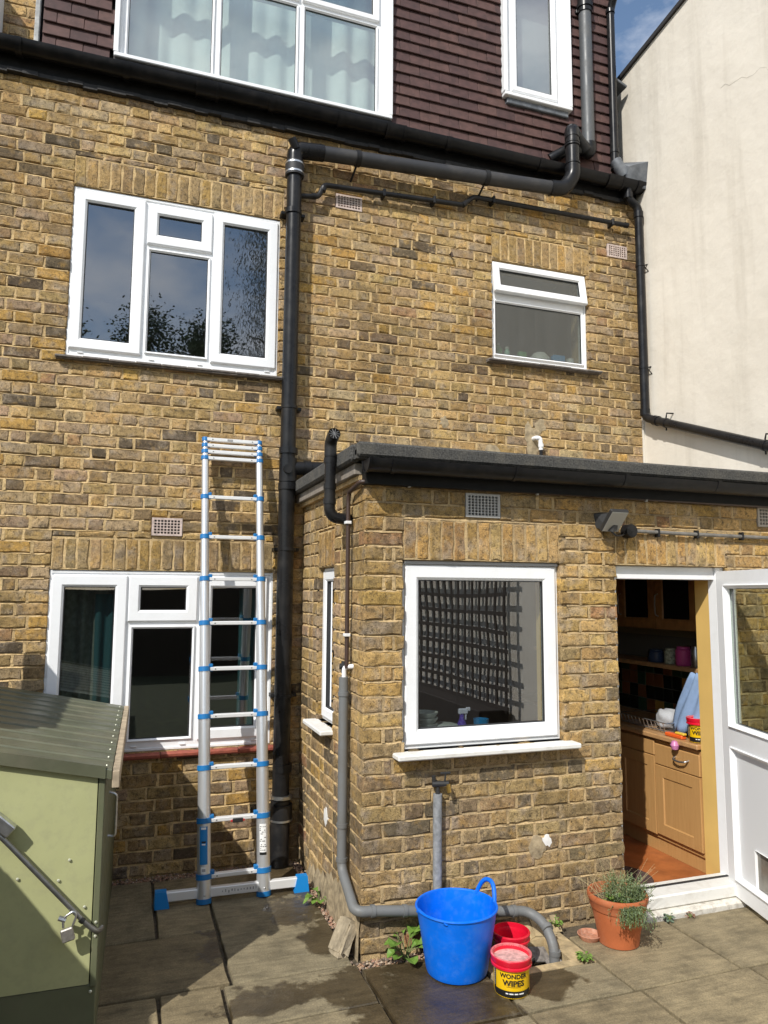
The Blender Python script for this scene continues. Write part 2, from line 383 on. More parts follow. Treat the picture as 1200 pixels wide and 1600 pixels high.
# ------------------------------------------------------------------ the setting: ground and patio
D = 1.3784                      # the kitchen extension stands this far out from the house wall
soil = mat('dark_soil', (.05, .04, .03), .95, var=.4, vscale=30, bmp=1, bscale=60)
g = MB(); g.holes(-40, 40, -40, 40, [(-1.0, 3, -3, 3)], 0, .01)
gm = MB(); gm.add([(-60, -60, -.16), (60, -60, -.16), (60, 60, -.16), (-60, 60, -.16)], [(0, 1, 2, 3)])
struct(gm.build('ground', soil))
lawn = mat('lawn_green', (.035, .042, .016), .95, var=.5, vscale=9, bmp=1, bscale=80)
lm = MB(); lm.box(-9, 9, -30, -3.82, -.15, -.01); struct(lm.build('lawn', lawn))
def slab_mat():
    m = bpy.data.materials.new('paving_slab'); m.use_nodes = True; t = m.node_tree; b = t.nodes['Principled BSDF']
    oi = t.nodes.new('ShaderNodeObjectInfo'); base = ramp(t, oi.outputs['Random'], (0, (.185, .146, .083)), (.5, (.25, .20, .115)), (1, (.21, .175, .107)))
    c = mixc(t, 1, base, ramp(t, noise(t, 7, 7, .65), (.3, .62), (.5, 1), (.72, 1.3)), 'MULTIPLY')
    sc = t.nodes.new('ShaderNodeMapping'); sc.inputs['Scale'].default_value = (3, 16, 3); sc.inputs['Rotation'].default_value = (0, 0, .35); t.links.new(pos(t), sc.inputs[0])
    c = mixc(t, 1, c, ramp(t, noise(t, 2.2, 6, .7, sc.outputs[0]), (.32, .72), (.6, 1.12)), 'MULTIPLY')
    c = mixc(t, 1, c, ramp(t, noise(t, 150, 3), (.3, .75), (.7, 1.2)), 'MULTIPLY')
    lich = ramp(t, noise(t, 26, 4, .6), (.66, 0), (.74, .5)); c = mixc(t, lich, c, (.25, .225, .17))
    # water spilt round the bucket and by the side wall: patches with their own outline
    nz = noise(t, 7.5, 5, .6); nz2 = noise(t, 3.2, 2, .5)
    def blob(cx, cy, rx, ry, thr):
        mp_ = t.nodes.new('ShaderNodeMapping'); mp_.inputs['Location'].default_value = (-cx/rx, -cy/ry, 0); mp_.inputs['Scale'].default_value = (1/rx, 1/ry, 0)
        t.links.new(pos(t), mp_.inputs[0]); ln = t.nodes.new('ShaderNodeVectorMath'); ln.operation = 'LENGTH'; t.links.new(mp_.outputs[0], ln.inputs[0])
        a = t.nodes.new('ShaderNodeMath'); a.operation = 'MULTIPLY_ADD'; a.inputs[1].default_value = -.42; a.inputs[2].default_value = thr; t.links.new(ln.outputs['Value'], a.inputs[0])
        s_ = t.nodes.new('ShaderNodeMath'); s_.operation = 'ADD'; t.links.new(a.outputs[0], s_.inputs[0]); t.links.new(nz, s_.inputs[1]); return ramp(t, s_.outputs[0], (.47, 0), (.505, .45), (.56, 1))
    wet = blob(.17, -1.86, .30, .36, .52)
    for args in ((-.2, -.78, .2, .3, .28), (-.1, -1.12, .13, .2, .42), (-.42, -1.58, .3, .13, .36), (-.12, -1.62, .14, .16, .44), (-.66, -1.08, .13, .3, .20), (.72, -1.83, .16, .16, .42), (-.12, -.3, .2, .3, .5)):
        wet = mixc(t, 1, wet, blob(*args), 'LIGHTEN')
    c = mixc(t, wet, c, mixc(t, 1, c, (.36, .33, .30), 'MULTIPLY'))
    t.links.new(c, b.inputs['Base Color'])
    t.links.new(mixc(t, wet, (.9, .9, .9), (.34, .34, .34)), b.inputs['Roughness'])
    n1 = bump(t, noise(t, 9, 6, .65), .8, .012); t.links.new(bump(t, noise(t, 170, 3), .5, .002, n1), b.inputs['Normal'])
    return m
SLAB = slab_mat()
jm = mat('joint_sand', (.095, .075, .048), .95, var=.5, vscale=40, bmp=1, bscale=150)
pj = MB(); pj.holes(-3.2, 2.82, -3.8, -.001, [(.66, 1.02, -1.745, -1.40), (0.02, 2.82, -1.36, .1)], 0, .1)
PM = Matrix(((1, 0, 0, 0), (0, 0, 1, 0), (0, -1, 0, -.024), (0, 0, 0, 1)))  # local x,z -> ground x,y ; local y -> -z
pj.M = PM
patio = struct(pj.build('patio', jm))
SL = [(-1.75, -.905, -.87, -.10), (-.905, -.61, -.87, -.45), (-.905, -.045, -.45, -.10), (-.61, -.045, -1.42, -.45), (-1.75, -.612, -1.41, -.87),
      (-1.75, -.92, -2.2, -1.41), (-.92, -.65, -2.2, -1.41), (-.65, -.03, -1.765, -1.42), (-.655, -.03, -2.35, -1.765), (-.03, .50, -2.03, -1.47),
      (.50, 1.05, -2.03, -1.755), (1.05, 1.645, -2.03, -1.50), (1.645, 2.2, -2.03, -1.50), (2.2, 2.80, -2.03, -1.44), (-.03, .52, -2.62, -2.03), (.52, 1.08, -2.62, -2.03),
      (1.08, 1.68, -2.62, -2.03), (1.68, 2.25, -2.62, -2.03), (2.25, 2.80, -2.62, -2.03), (.03, .52, -1.47, -1.45)]
SL = SL[:-1]
yy = -2.62
while yy > -3.5:
    xx = -3.1+R.uniform(0, .2)
    while xx < 2.75:
        w = min(R.choice((.58, .62, .45)), 2.8-xx); top = -2.2 if (xx+w < -.6 and yy == -2.62) else yy
        if yy == -2.62 and -.7 < xx+w/2 < -.03: top = -2.35
        SL.append((xx, xx+w, yy-.58, top)); xx += w
    yy -= .58
for x0, x1, y0, y1 in SL:
    j = .0085; n = 5; pts = []
    def ed(ax, ay, bx, by):
        for i in range(n): t = i/n; pts.append((ax+(bx-ax)*t+R.uniform(-.003, .003), ay+(by-ay)*t+R.uniform(-.003, .003)))
    ed(x0+j, y0+j, x1-j, y0+j); ed(x1-j, y0+j, x1-j, y1-j); ed(x1-j, y1-j, x0+j, y1-j); ed(x0+j, y1-j, x0+j, y0+j)
    cx, cy = (x0+x1)/2, (y0+y1)/2; m = len(pts); tx, ty, dz = R.uniform(-.004, .004), R.uniform(-.004, .004), R.uniform(-.003, .003)
    hz = lambda x, y: dz+tx*(x-cx)+ty*(y-cy)
    vs = [(cx+(x-cx)*(1-.008/max(.1, abs(x1-x0)))-cx, cy+(y-cy)*(1-.008/max(.1, abs(y1-y0)))-cy, hz(x, y)+R.uniform(-.001, .001)) for x, y in pts]
    vs += [(x-cx, y-cy, hz(x, y)-.006) for x, y in pts]+[(x-cx, y-cy, -.045) for x, y in pts]
    fs = [tuple(range(m))]
    for i in range(m): k = (i+1) % m; fs += [(i, m+i, m+k, k), (m+i, 2*m+i, 2*m+k, m+k)]
    link('paving_slab', MB().add(vs, fs).mesh('paving_slab', SLAB), patio, (cx, cy, 0))
# gully: sloped cement collar round an open drain
CEM = mat('gully_cement', (.44, .34, .19), .95, var=.35, vscale=16, bmp=1, bscale=60, dirt=.6, dscale=9, dcol=(.16, .13, .09))
gl = MB(); gl.holes(.52, 1.045, -1.752, -1.385, [(.72, .94, -1.70, -1.47)], 0, .16); gl.M = Matrix(((1, 0, 0, 0), (0, 0, 1, 0), (0, -1, 0, -.004), (0, 0, 0, 1)))
gu = gl.build('drain_gully', CEM, patio)
hn = MB(); hn.box(.70, .96, -1.72, -1.45, -.15, -.12); hn.build('gully_floor', mat('gully_wet', (.03, .027, .022), .25, var=.5, vscale=40), gu)
fil = MB()
for i in range(14):
    x = .53+.51*i/13; fil.add([(x-.02, -1.385, .05+R.uniform(-.012, .012)), (x+.02, -1.385, .05+R.uniform(-.012, .012)), (x+.02, -1.45+R.uniform(-.02, .02), -.001), (x-.02, -1.45+R.uniform(-.02, .02), -.001)], [(3, 2, 1, 0)])
fil.build('cement_fillet', CEM, gu)
# cracked slate inside the gully
for (x, y, z, rx, ry, w, h) in ((.86, -1.55, -.035, .5, .2, .10, .08), (.90, -1.63, -.05, .3, -.5, .07, .09), (.76, -1.52, -.03, .6, .4, .08, .10)):
    b = MB(Matrix.Translation((x, y, z)) @ Matrix.Rotation(rx, 4, 'X') @ Matrix.Rotation(ry, 4, 'Y')); b.box(-w/2, w/2, -h/2, h/2, -.006, .006, .003)
    b.build('slate_shard', mat('slate_shard', (.22, .20, .18), .7, var=.4, vscale=50), gu)
# pea gravel along the walls
grv = MB()
def pebble(x, y, z, r):
    vs = []; ph = R.random()*6.28
    for k in range(5): a = ph+k*1.2566; q = r*R.uniform(.8, 1.2); vs.append((x+q*math.cos(a), y+q*math.sin(a), z+R.uniform(-.2, .2)*r))
    vs += [(x+R.uniform(-.2, .2)*r, y, z+r*.75), (x, y, z-r*.6)]
    c = R.choice(((.30, .17, .10), (.36, .24, .15), (.22, .16, .12), (.42, .33, .24), (.16, .12, .09), (.34, .19, .13)))
    grv.add(vs, [(k, (k+1) % 5, 5) for k in range(5)]+[((k+1) % 5, k, 6) for k in range(5)], c)
def strip(n, f):
    for _ in range(n): x, y = f(); pebble(x, y, -.012+R.uniform(-.006, .008), R.uniform(.005, .0105))
strip(900, lambda: (R.uniform(-1.15, -.02), R.uniform(-.10, -.005)))
strip(620, lambda: (R.uniform(-.05, -.004)*1.0, R.uniform(-1.30, -.05)))
strip(420, lambda: (R.uniform(-.07, .5), R.triangular(-1.50, -1.382, -1.42)))
strip(60, lambda: (R.gauss(-.10, .05), R.gauss(-.16, .05)))
gmM = bpy.data.materials.new('pea_gravel'); gmM.use_nodes = True; a_ = gmM.node_tree.nodes.new('ShaderNodeAttribute'); a_.attribute_name = 'bc'
gmM.node_tree.links.new(a_.outputs['Color'], gmM.node_tree.nodes['Principled BSDF'].inputs['Base Color']); gmM.node_tree.nodes['Principled BSDF'].inputs['Roughness'].default_value = .75
gv = struct(grv.build('gravel', gmM), 'stuff'); tag(gv, 'thin line of brown pea gravel along the foot of the brick walls', 'gravel')

# ------------------------------------------------------------------ window builder
SASH = [(0, .012), (0, -.016), (.005, -.021), (.046, -.021), (.058, -.008), (.058, .014), (.03, .014)]
BEAD = [(0, .002), (0, -.012), (.004, -.015), (.016, -.003), (.016, .014), (.0, .014)]
def window(parent, M, x0, x1, z0, z1, yf, lights, glass=GLASS, sash_w=.058, sill=None, vents=()):
    """uPVC window whose frame face is at local y=yf; lights = (x0,x1,z0,z1,'sash'|'fixed', tilt)"""
    hs = []
    for l in lights:
        k = .022 if l[4] == 'sash' else .0; hs.append((l[0]+k, l[1]-k, l[2]+k, l[3]-k))
    fr = MB(M); fr.holes(x0, x1, z0, z1, hs, yf, yf+.06); o = fr.build('window', WHITE, parent)
    tr = MB(M)                                         # chamfered outer edge, proud of the frame
    tr.ring(x0-.001, x1+.001, z0-.001, z1+.001, [(0, yf+.01), (0, yf-.004), (.004, yf-.008), (.016, yf-.008), (.02, yf+.004)], False); tr.build('frame_edge', WHITE, o)
    for l in lights:
        a, b, c, d, kind = l[:5]; T = Matrix.Translation((0, yf, 0))
        if len(l) > 5: T = Matrix.Translation((0, yf, d)) @ Matrix.Rotation(-l[5], 4, 'X') @ Matrix.Translation((0, 0, -d))
        prof = [(t*sash_w/.058, y) for t, y in SASH] if kind == 'sash' else BEAD
        m = MB(M @ T); m.ring(a, b, c, d, prof); s_ = m.build('sash' if kind == 'sash' else 'glazing_bead', WHITE, o)
        w = sash_w if kind == 'sash' else .016
        gk = MB(M @ T); gk.ring(a+w-.0015, b-w+.0015, c+w-.0015, d-w+.0015, [(0, -.0105 if kind == 'sash' else -.0045), (.0045, -.008 if kind == 'sash' else -.003), (.0045, .004)], False); gk.build('gasket', SEAL, o)
        p = MB(M @ T); p.box(a+w-.004, b-w+.004, .003, .007, c+w-.004, d-w+.004); p.build('pane', glass, o)
    for vx, vz in vents:
        m = MB(M); m.box(vx-.018, vx+.018, yf-.013, yf, vz-.004, vz+.004, .002); m.build('drain_cap', WHITE, o)
    return o
def room(parent, x0, x1, y0, y1, z0, z1, m, floor=None):
    b = MB(); v = [(x0, y0, z0), (x1, y0, z0), (x1, y1, z0), (x0, y1, z0), (x0, y0, z1), (x1, y0, z1), (x1, y1, z1), (x0, y1, z1)]
    b.add(v, [(7, 6, 5, 4), (1, 2, 6, 5), (2, 3, 7, 6), (3, 0, 4, 7)]+([] if floor else [(0, 1, 2, 3)])); o = b.build('room', m, parent)
    if floor: f = MB(); f.add([(x0, y0, z0), (x1, y0, z0), (x1, y1, z0), (x0, y1, z0)], [(0, 1, 2, 3)]); f.build('floor', floor, o)
    return o
I4 = Matrix.Identity(4)

# ------------------------------------------------------------------ the house
house = thing('brick_house', (0, 0, 0), 'tall yellow stock brick house rear with white windows and tile hung dormer', 'house')
W1 = (-1.545, -.20, 3.195, 4.323); W2 = (-1.565, -.195, .735, 1.845); W3 = (1.461, 2.322, 3.506, 4.302)
SOLD = [(-1.545, -.178, 4.328, 4.528), (-1.56, -.20, 1.85, 2.05), (1.461, 2.352, 4.308, 4.528)]
VENTS = [(-.987, -.793, 2.070, 2.19), (.197, .401, 4.492, 4.605), (2.53, 2.73, 4.50, 4.615)]
XR = 2.835; EXTCUT = (.005, 3, -1, 2.40)
body = MB(); ex = .003
body.holes(-2.6, XR, -.05, 5.02, [(a-ex, b+ex, c-ex, d+ex) for a, b, c, d in (W1, W2, W3)]+[(0.06, 3, -1, 2.36)]+[(a+.01, b-.01, c+.01, d-.01) for a, b, c, d in VENTS], .0145, .24)
mw = body.build('main_wall', MORTAR, house)
ent = []
RUN = lay(-2.6, XR-.004, 0.0, 5.0, [W1, W2, W3]+SOLD+VENTS+[EXTCUT])
for u, v, lo, hi, k in RUN:
    z = (lo+hi)/2
    ent.append((u, v, lo, hi, .09, False, PAL))
for (a, b, c, d) in SOLD:
    n = round((b-a)/.0725); s = (b-a)/n
    for i in range(n): ent.append((a+s*i+.005, a+s*(i+1)-.005, c+.002+R.uniform(0, .004), d-.006-R.uniform(0, .005), .09, True, PALS))
stuff_and_parts(mw, ent, I4, 300, None, None)
pointing(mw, I4, -2.6, XR-.004, 0, 5.0, [W1, W2, W3]+SOLD+VENTS+[EXTCUT], MORTAR, RUN, SOLD)
# mortar smears over the faces of the soldier course and old repairs
def smear(parent, M, x, z, rx, rz, m, name='mortar_patch', th=.006):
    n = 16; vs = [(x, -th, z)]; a0 = R.random()*6
    for i in range(n):
        a = i/n*6.283; k = R.uniform(.65, 1.2); vs.append((x+rx*k*math.cos(a), -.002, z+rz*k*math.sin(a)))
    for i in range(n): vs.append((vs[1+i][0], .01, vs[1+i][2]))
    b = MB(M); b.add(vs, [(0, 1+i, 1+(i+1) % n) for i in range(n)]+[(1+i, 1+n+i, 1+n+(i+1) % n, 1+(i+1) % n) for i in range(n)]); return b.build(name, m, parent, norm=True)
CEMP = mat('cement_patch', (.34, .27, .17), .95, var=.4, vscale=25, bmp=1, bscale=70)
for x, z, rx, rz in ((1.79, 2.90, .07, .13), (1.86, 3.01, .05, .06), (1.05, 2.98, .035, .05), (1.45, 2.75, .06, .09), (2.46, 2.58, .05, .03)): smear(mw, I4, x, z, rx, rz, CEMP)
for x, z in ((1.104, 4.28), (-1.99, 3.2)):
    b = MB(); b.tube([(x, .01, z), (x, -.03, z+.004), (x+.004, -.034, z-.03)], .008, 8); b.build('rusty_bolt', mat('rust', (.05, .03, .02), .8), mw)
# air bricks
TERRA = mat('terracotta_vent', (.52, .42, .37), .85, var=.25, vscale=40, bmp=.5, bscale=120)
def air_brick(parent, M, x0, x1, z0, z1, nx, nz, m, depth=.012):
    hs = []; wx = (x1-x0-.024)/nx; wz = (z1-z0-.02)/nz
    for i in range(nx):
        for j in range(nz): a = x0+.012+wx*i; c = z0+.01+wz*j; hs.append((a+wx*.16, a+wx*.84, c+wz*.16, c+wz*.84))
    b = MB(M); b.holes(x0, x1, z0, z1, hs, -.003, depth); o = b.build('air_brick', m, parent)
    k = MB(M); k.box(x0+.004, x1-.004, depth+.004, depth+.05, z0+.004, z1-.004); k.build('duct', mat('duct_dark', (.01, .01, .01), .9), o); return o
for a, b, c, d in VENTS: air_brick(house, I4, a+.003, b-.003, c+.003, d-.003, 8, 5, TERRA)
# windows of the house
room(house, -2.4, -.03, .08, 2.6, .0, 2.25, DARKROOM); room(house, -2.4, .7, .08, 3.0, 2.55, 4.7, mat('room_mid', (.62, .61, .6), .9)); room(house, .8, 2.8, .08, 1.6, 2.6, 4.75, LBLUEW)
window(house, I4, *W1, .022, [(-1.53, -1.10, 3.245, 4.298, 'sash'), (-1.085, -.665, 4.008, 4.285, 'sash'), (-1.075, -.672, 3.262, 3.975, 'fixed'), (-.655, -.215, 3.245, 4.298, 'sash')], sash_w=.072,
       vents=((-1.46, 3.222), (-1.03, 3.222), (-.72, 3.222), (-.27, 3.222)))
window(house, I4, *W2, .022, [(-1.55, -1.115, .79, 1.815, 'sash'), (-1.105, -.685, 1.53, 1.815, 'sash'), (-1.085, -.695, .795, 1.50, 'fixed'), (-.662, -.235, .785, 1.815, 'sash')], sash_w=.072,
       vents=((-1.04, .765), (-.75, .765), (-.3, .765)))
window(house, I4, *W3, .03, [(1.472, 2.312, 4.04, 4.292, 'sash', .16), (1.485, 2.290, 3.545, 3.985, 'fixed')], glass=OBSC, sash_w=.062)
def tile_sill(parent, x0, x1, z, n, m, yb=.06, yf=-.05, name='tile_sill', th=.014):
    o = None; s = (x1-x0)/n
    base = MB(); base.box(x0+.004, x1-.004, yf+.012, yb, z-th-.016, z-th-.002); o = base.build(name, m, parent)
    for i in range(n):
        b = MB(Matrix.Translation((0, 0, R.uniform(-.002, .002))) @ Matrix.Translation((0, yb, z)) @ Matrix.Rotation(rad(5), 4, 'X') @ Matrix.Translation((0, -yb, -z)))
        b.box(x0+s*i+.002, x0+s*(i+1)-.002, yf+R.uniform(-.004, .004), yb, z-th, z, .003); b.build('sill_tile', m, o)
    return o
SLATEG = mat('grey_tile', (.16, .14, .125), .8, var=.35, vscale=40, bmp=.5, bscale=90); REDT = mat('red_tile', (.30, .075, .045), .7, var=.3, vscale=35, bmp=.4, bscale=90, dirt=.4, dscale=20, dcol=(.14, .05, .035))
tile_sill(house, -1.60, -.168, 3.192, 9, SLATEG); tile_sill(house, -1.60, -.165, .733, 6, REDT, yf=-.055, th=.02); tile_sill(house, 1.40, 2.415, 3.502, 7, SLATEG, yf=-.06)
# curtain in the downstairs window
def curtain(parent, x0, x1, y, z0, z1, m, amp=.02, wl=.09, name='curtain', flare=0):
    n = int((x1-x0)/.008); vs = []; fs = []
    for j, z in enumerate((z0, (z0+z1)/2, z1)):
        for i in range(n+1):
            x = x0+(x1-x0)*i/n; vs.append((x+.006*math.sin(z*7+i*.3), y+amp*(math.sin(x/wl*6.28)+.5*math.sin(x/wl*3.9+1+z*.6)), z))
    for j in range(2):
        for i in range(n): fs.append((j*(n+1)+i, j*(n+1)+i+1, (j+1)*(n+1)+i+1, (j+1)*(n+1)+i))
    return MB().add(vs, fs).build(name, m, parent, smooth=2)
c1 = curtain(house, -1.56, -1.22, .17, .5, 1.83, mat('sage_curtain', (.13, .15, .13), .9, var=.3, vscale=30)); c2 = curtain(house, -1.30, -1.18, .15, .5, 1.70, mat('teal_curtain', (.022, .085, .10), .9)); c3 = curtain(house, -.40, -.22, .16, .5, 1.83, mat('teal_curtain', (.022, .085, .10), .9))

# things on the bathroom sill
def bottle(name, x, y, z, r, h, m, cap, label, group=None, neck=.35):
    t = thing(name, (x, y, z), label, 'bottle', group); b = MB(); b.lathe([(0, 0), (r*.95, 0), (r, .006), (r, h*.72), (r*neck, h*.84), (r*neck, h*.9), (0, h*.9)], (x, y, z), 20); b.build('body', m, t, True)
    c = MB(); c.lathe([(0, h*.88), (r*neck*1.2, h*.88), (r*neck*1.2, h), (0, h)], (x, y, z), 16); c.build('cap', cap, t, True); return t
ms = MB(); ms.box(1.47, 2.32, .085, .26, 3.50, 3.535, .004); ms.build('window_board', WHITE, house)
WPL = mat('white_plastic', (.8, .8, .8), .4)
bottle('shampoo_bottle', 1.58, .14, 3.535, .032, .15, mat('green_plastic', (.12, .42, .10), .4), WPL, 'pale green shampoo bottle with tall cap on the bathroom window sill')
bottle('lotion_bottle', 1.66, .14, 3.535, .022, .13, mat('mint_plastic', (.35, .65, .55), .4), WPL, 'slim mint coloured bottle beside the green one on the bathroom sill', neck=.6)
bx = MB(); bx.box(1.76, 1.83, .12, .16, 3.535, 3.64, .006); tag(bx.build('small_carton', mat('green_card', (.16, .45, .18), .6)), 'small upright green carton on the bathroom window sill', 'carton')
bw = MB(); bw.lathe([(0, 0), (.07, 0), (.085, .04), (.08, .09), (.05, .125), (0, .135)], (1.98, .18, 3.535), 24); tag(bw.build('sponge_ball', WPL, None, True), 'round white bath ball on the bathroom window sill', 'bath ball')
bx = MB(); bx.box(2.07, 2.18, .11, .16, 3.535, 3.645, .006); tag(bx.build('blue_carton', mat('blue_card', (.05, .35, .75), .5)), 'bright blue carton on the bathroom window sill', 'carton')
bw = MB(); bw.lathe([(0, 0), (.035, 0), (.04, .05), (.03, .1), (0, .11)], (2.25, .15, 3.535), 12); tag(bw.build('tissue_pack', WPL, None, True), 'crumpled white pack at the end of the bathroom window sill', 'pack')
bx = MB(); bx.box(-.46, -.28, .10, .17, 3.262, 3.32, .005); tag(bx.build('mint_box', mat('mint_card', (.4, .68, .58), .6)), 'flat mint green box standing inside the upstairs bedroom window', 'box')

# ---------------- dormer
TILE = bpy.data.materials.new('hung_tile'); TILE.use_nodes = True; t_ = TILE.node_tree; b_ = t_.nodes['Principled BSDF']
oi = t_.nodes.new('ShaderNodeObjectInfo'); c_ = ramp(t_, oi.outputs['Random'], (0, (.058, .028, .026)), (.5, (.075, .036, .032)), (1, (.092, .046, .038)))
c_ = mixc(t_, 1, c_, ramp(t_, noise(t_, 18, 5), (.3, .7), (.7, 1.25)), 'MULTIPLY'); c_ = mixc(t_, ramp(t_, noise(t_, 90, 3), (.68, 0), (.76, .35)), c_, (.25, .2, .18))
t_.links.new(c_, b_.inputs['Base Color']); b_.inputs['Roughness'].default_value = .75; t_.links.new(bump(t_, noise(t_, 200, 3), .5, .002), b_.inputs['Normal'])
DW1 = (-1.314, .585, 5.262, 6.62); DW2 = (1.60, 2.165, 5.70, 6.78); DX0, DX1, DZ1 = -1.795, 2.66, 7.25
dm = MB(); dm.holes(DX0, DX1-.02, 5.10, DZ1, [DW1, DW2], .045, .12); dor = dm.build('dormer', mat('roof_felt_dark', (.02, .018, .018), .9), house)
sd_ = MB(); sd_.box(DX1-.10, DX1-.021, .121, 3.0, 5.1, DZ1); sd_.build('cheek', mat('roof_felt_dark'), dor); sd_ = MB(); sd_.box(DX0, DX0+.05, .121, 3, 5.1, DZ1); sd_.build('cheek', mat('roof_felt_dark'), dor)
rf = MB(); rf.box(DX0-.06, DX1+.05, -.10, 3.2, DZ1, DZ1+.09, .01); rf.build('flat_roof', mat('flat_roof_grey', (.16, .17, .17), .8), dor)
tm = {}
gauge, tw = .0905, .165; z = 5.135; row = 0
def tile_mesh(w):
    k = round(w, 2)
    if k not in tm:
        tm[k] = []
        for _ in range(4):
            b = MB(Matrix.Rotation(rad(-11), 4, 'X')); b.box(-w/2+.0012, w/2-.0012, -.006, .006, -.004, .112, .0025); tm[k].append(b.mesh('tile', TILE))
    return R.choice(tm[k])
while z < 7.2:
    xs = DX0+.012-(tw/2 if row % 2 else 0)
    while xs < DX1:
        a, b = max(xs, DX0+.012), min(xs+tw, DX1+R.uniform(.0, .012)); segs = [(a, b)]
        for h in (DW1, DW2):
            h = (h[0]-.035, h[1]+.035, h[2]-.02, h[3]+.03)
            if h[2] < z+.07 and z+.01 < h[3]:
                ns = []
                for p, q in segs:
                    if q <= h[0] or p >= h[1]: ns.append((p, q)); continue
                    if p < h[0]: ns.append((p, h[0]))
                    if q > h[1]: ns.append((h[1], q))
                segs = ns
        for p, q in segs:
            if q-p > .03:
                o = link('tile', tile_mesh(q-p), None, ((p+q)/2, -.006+R.uniform(-.002, .002), z+R.uniform(-.0015, .0015))); o.rotation_euler = (R.uniform(-.012, .012), R.uniform(-.006, .006), 0); setp(o, dor)
        xs += tw
    z += gauge; row += 1
for x0_, x1_, z0_, z1_, lts in ((DW1[0], DW1[1], DW1[2], DW1[3], [(-1.275, -.70, 5.272, 5.985, 'fixed'), (-.665, -.105, 5.272, 5.985, 'fixed'), (-.07, .505, 5.272, 5.985, 'fixed'), (-1.275, -.70, 6.02, 6.56, 'sash'), (-.68, -.10, 6.02, 6.56, 'sash'), (-.08, .515, 6.02, 6.56, 'sash')]),
                              (DW2[0], DW2[1], DW2[2], DW2[3], [(1.645, 2.065, 5.745, 6.73, 'sash')])):
    w = window(house, I4, x0_, x1_, z0_, z1_, -.012, lts, sash_w=.05)
    tr = MB(); tr.box(x0_-.034, x0_-.001, -.052, .05, z0_+.01, z1_+.03, .004); tr.build('trim', WHITE, w); tr = MB(); tr.box(x1_+.001, x1_+.034, -.052, .05, z0_+.01, z1_+.03, .004); tr.build('trim', WHITE, w)
    sl = MB(); sl.box(x0_-.03, x1_+.03, -.055, .05, z0_-.022, z0_+.008, .005); sl.build('sill', WHITE, w)
ap = MB(); ap.box(-1.34, .61, -.035, .04, 5.13, 5.238); ap.build('lead_apron', mat('black_apron', (.02, .02, .022), .5, var=.4, vscale=20), dor)
ap = MB(); ap.box(1.60, 2.17, -.03, .03, 5.625, 5.676, .006); ap.build('lead_apron', LEAD, dor)
DRAPE = mat('pale_drape', (.80, .86, .84), .85, var=.06, vscale=6)
curtain(dor, -1.30, .56, .20, 5.2, 6.6, DRAPE, .014, .17, 'curtain'); room(dor, -1.6, 1.2, .13, 2.6, 5.15, 7.2, ROOMW); room(dor, 1.45, 2.5, .13, 1.8, 5.15, 7.2, ROOMW)
bl = MB(); bl.box(1.62, 2.14, .10, .108, 5.72, 6.76); bl.build('reflection_sheet', mat('reflected_sky_grey', (.30, .32, .33), .8), dor)  # added flat grey sheet, its colour stands for sky mirrored in this pane
# brick upstand of the party wall, left of the dormer
pw = MB(); pw.box(-2.7, -1.835, .107, .4, 5.02, 7.3); pwo = pw.build('party_wall', MORTAR, house)
stuff_and_parts(pwo, [(u, v, lo, hi, .06, False, PAL) for u, v, lo, hi, k in lay(-2.7, -1.832, 5.03, 7.28, [])], Matrix.Translation((0, .1, 0)), 0, None, None)
le = MB(); le.box(-1.832, -1.80, -.005, .3, 5.15, 7.3, .006); le.build('lead_edge', mat('pale_lead', (.38, .38, .37), .6, var=.3, vscale=20), dor)
wb = MB(); wb.box(-2.25, -2.03, -.07, .1, 5.24, 5.6, .01); wb.build('white_bracket_box', mat('aged_white', (.6, .62, .65), .6), pwo)

# ------------------------------------------------------------------ cream rendered wall of the next house
RENDER = bpy.data.materials.new('cream_render'); RENDER.use_nodes = True; t_ = RENDER.node_tree; b_ = t_.nodes['Principled BSDF']
c_ = mixc(t_, ramp(t_, noise(t_, 1.1, 6, .6), (.35, 0), (.7, .6)), (.76, .705, .61), (.66, .60, .505))
stm = t_.nodes.new('ShaderNodeMapping'); stm.inputs['Scale'].default_value = (4, 4, .35); t_.links.new(pos(t_), stm.inputs[0])
c_ = mixc(t_, ramp(t_, noise(t_, 1.5, 5, .6, stm.outputs[0]), (.5, 0), (.75, .5)), c_, (.46, .41, .33))
c_ = mixc(t_, 1, c_, ramp(t_, noise(t_, 300, 2), (.3, .93), (.7, 1.05)), 'MULTIPLY')
t_.links.new(c_, b_.inputs['Base Color']); b_.inputs['Roughness'].default_value = .9; n1 = bump(t_, noise(t_, 3, 4), .5, .03); t_.links.new(bump(t_, noise(t_, 260, 3), .45, .003, n1), b_.inputs['Normal'])
FX = 2.84
nb = thing('rendered_wall', (FX, 0, 0), 'tall cream rendered side wall of the neighbouring house under blue sky', 'wall')
f = MB(); n = 26; ys = [3-6.2*i/n for i in range(n+1)]
top = lambda y: 6.29-.13*y
vs = []
for y in ys: vs += [(FX, y, -.1), (FX, y, top(y)), (FX+.3, y, top(y)), (FX+.3, y, -.1)]
fs = []
for i in range(n):
    for k in range(3): fs.append((4*i+k, 4*(i+1)+k, 4*(i+1)+k+1, 4*i+k+1))
fs += [(0, 1, 2, 3), (4*n+3, 4*n+2, 4*n+1, 4*n)]
f.add(vs, fs); f.build('render_face', RENDER, nb, norm=True)
cp = MB()
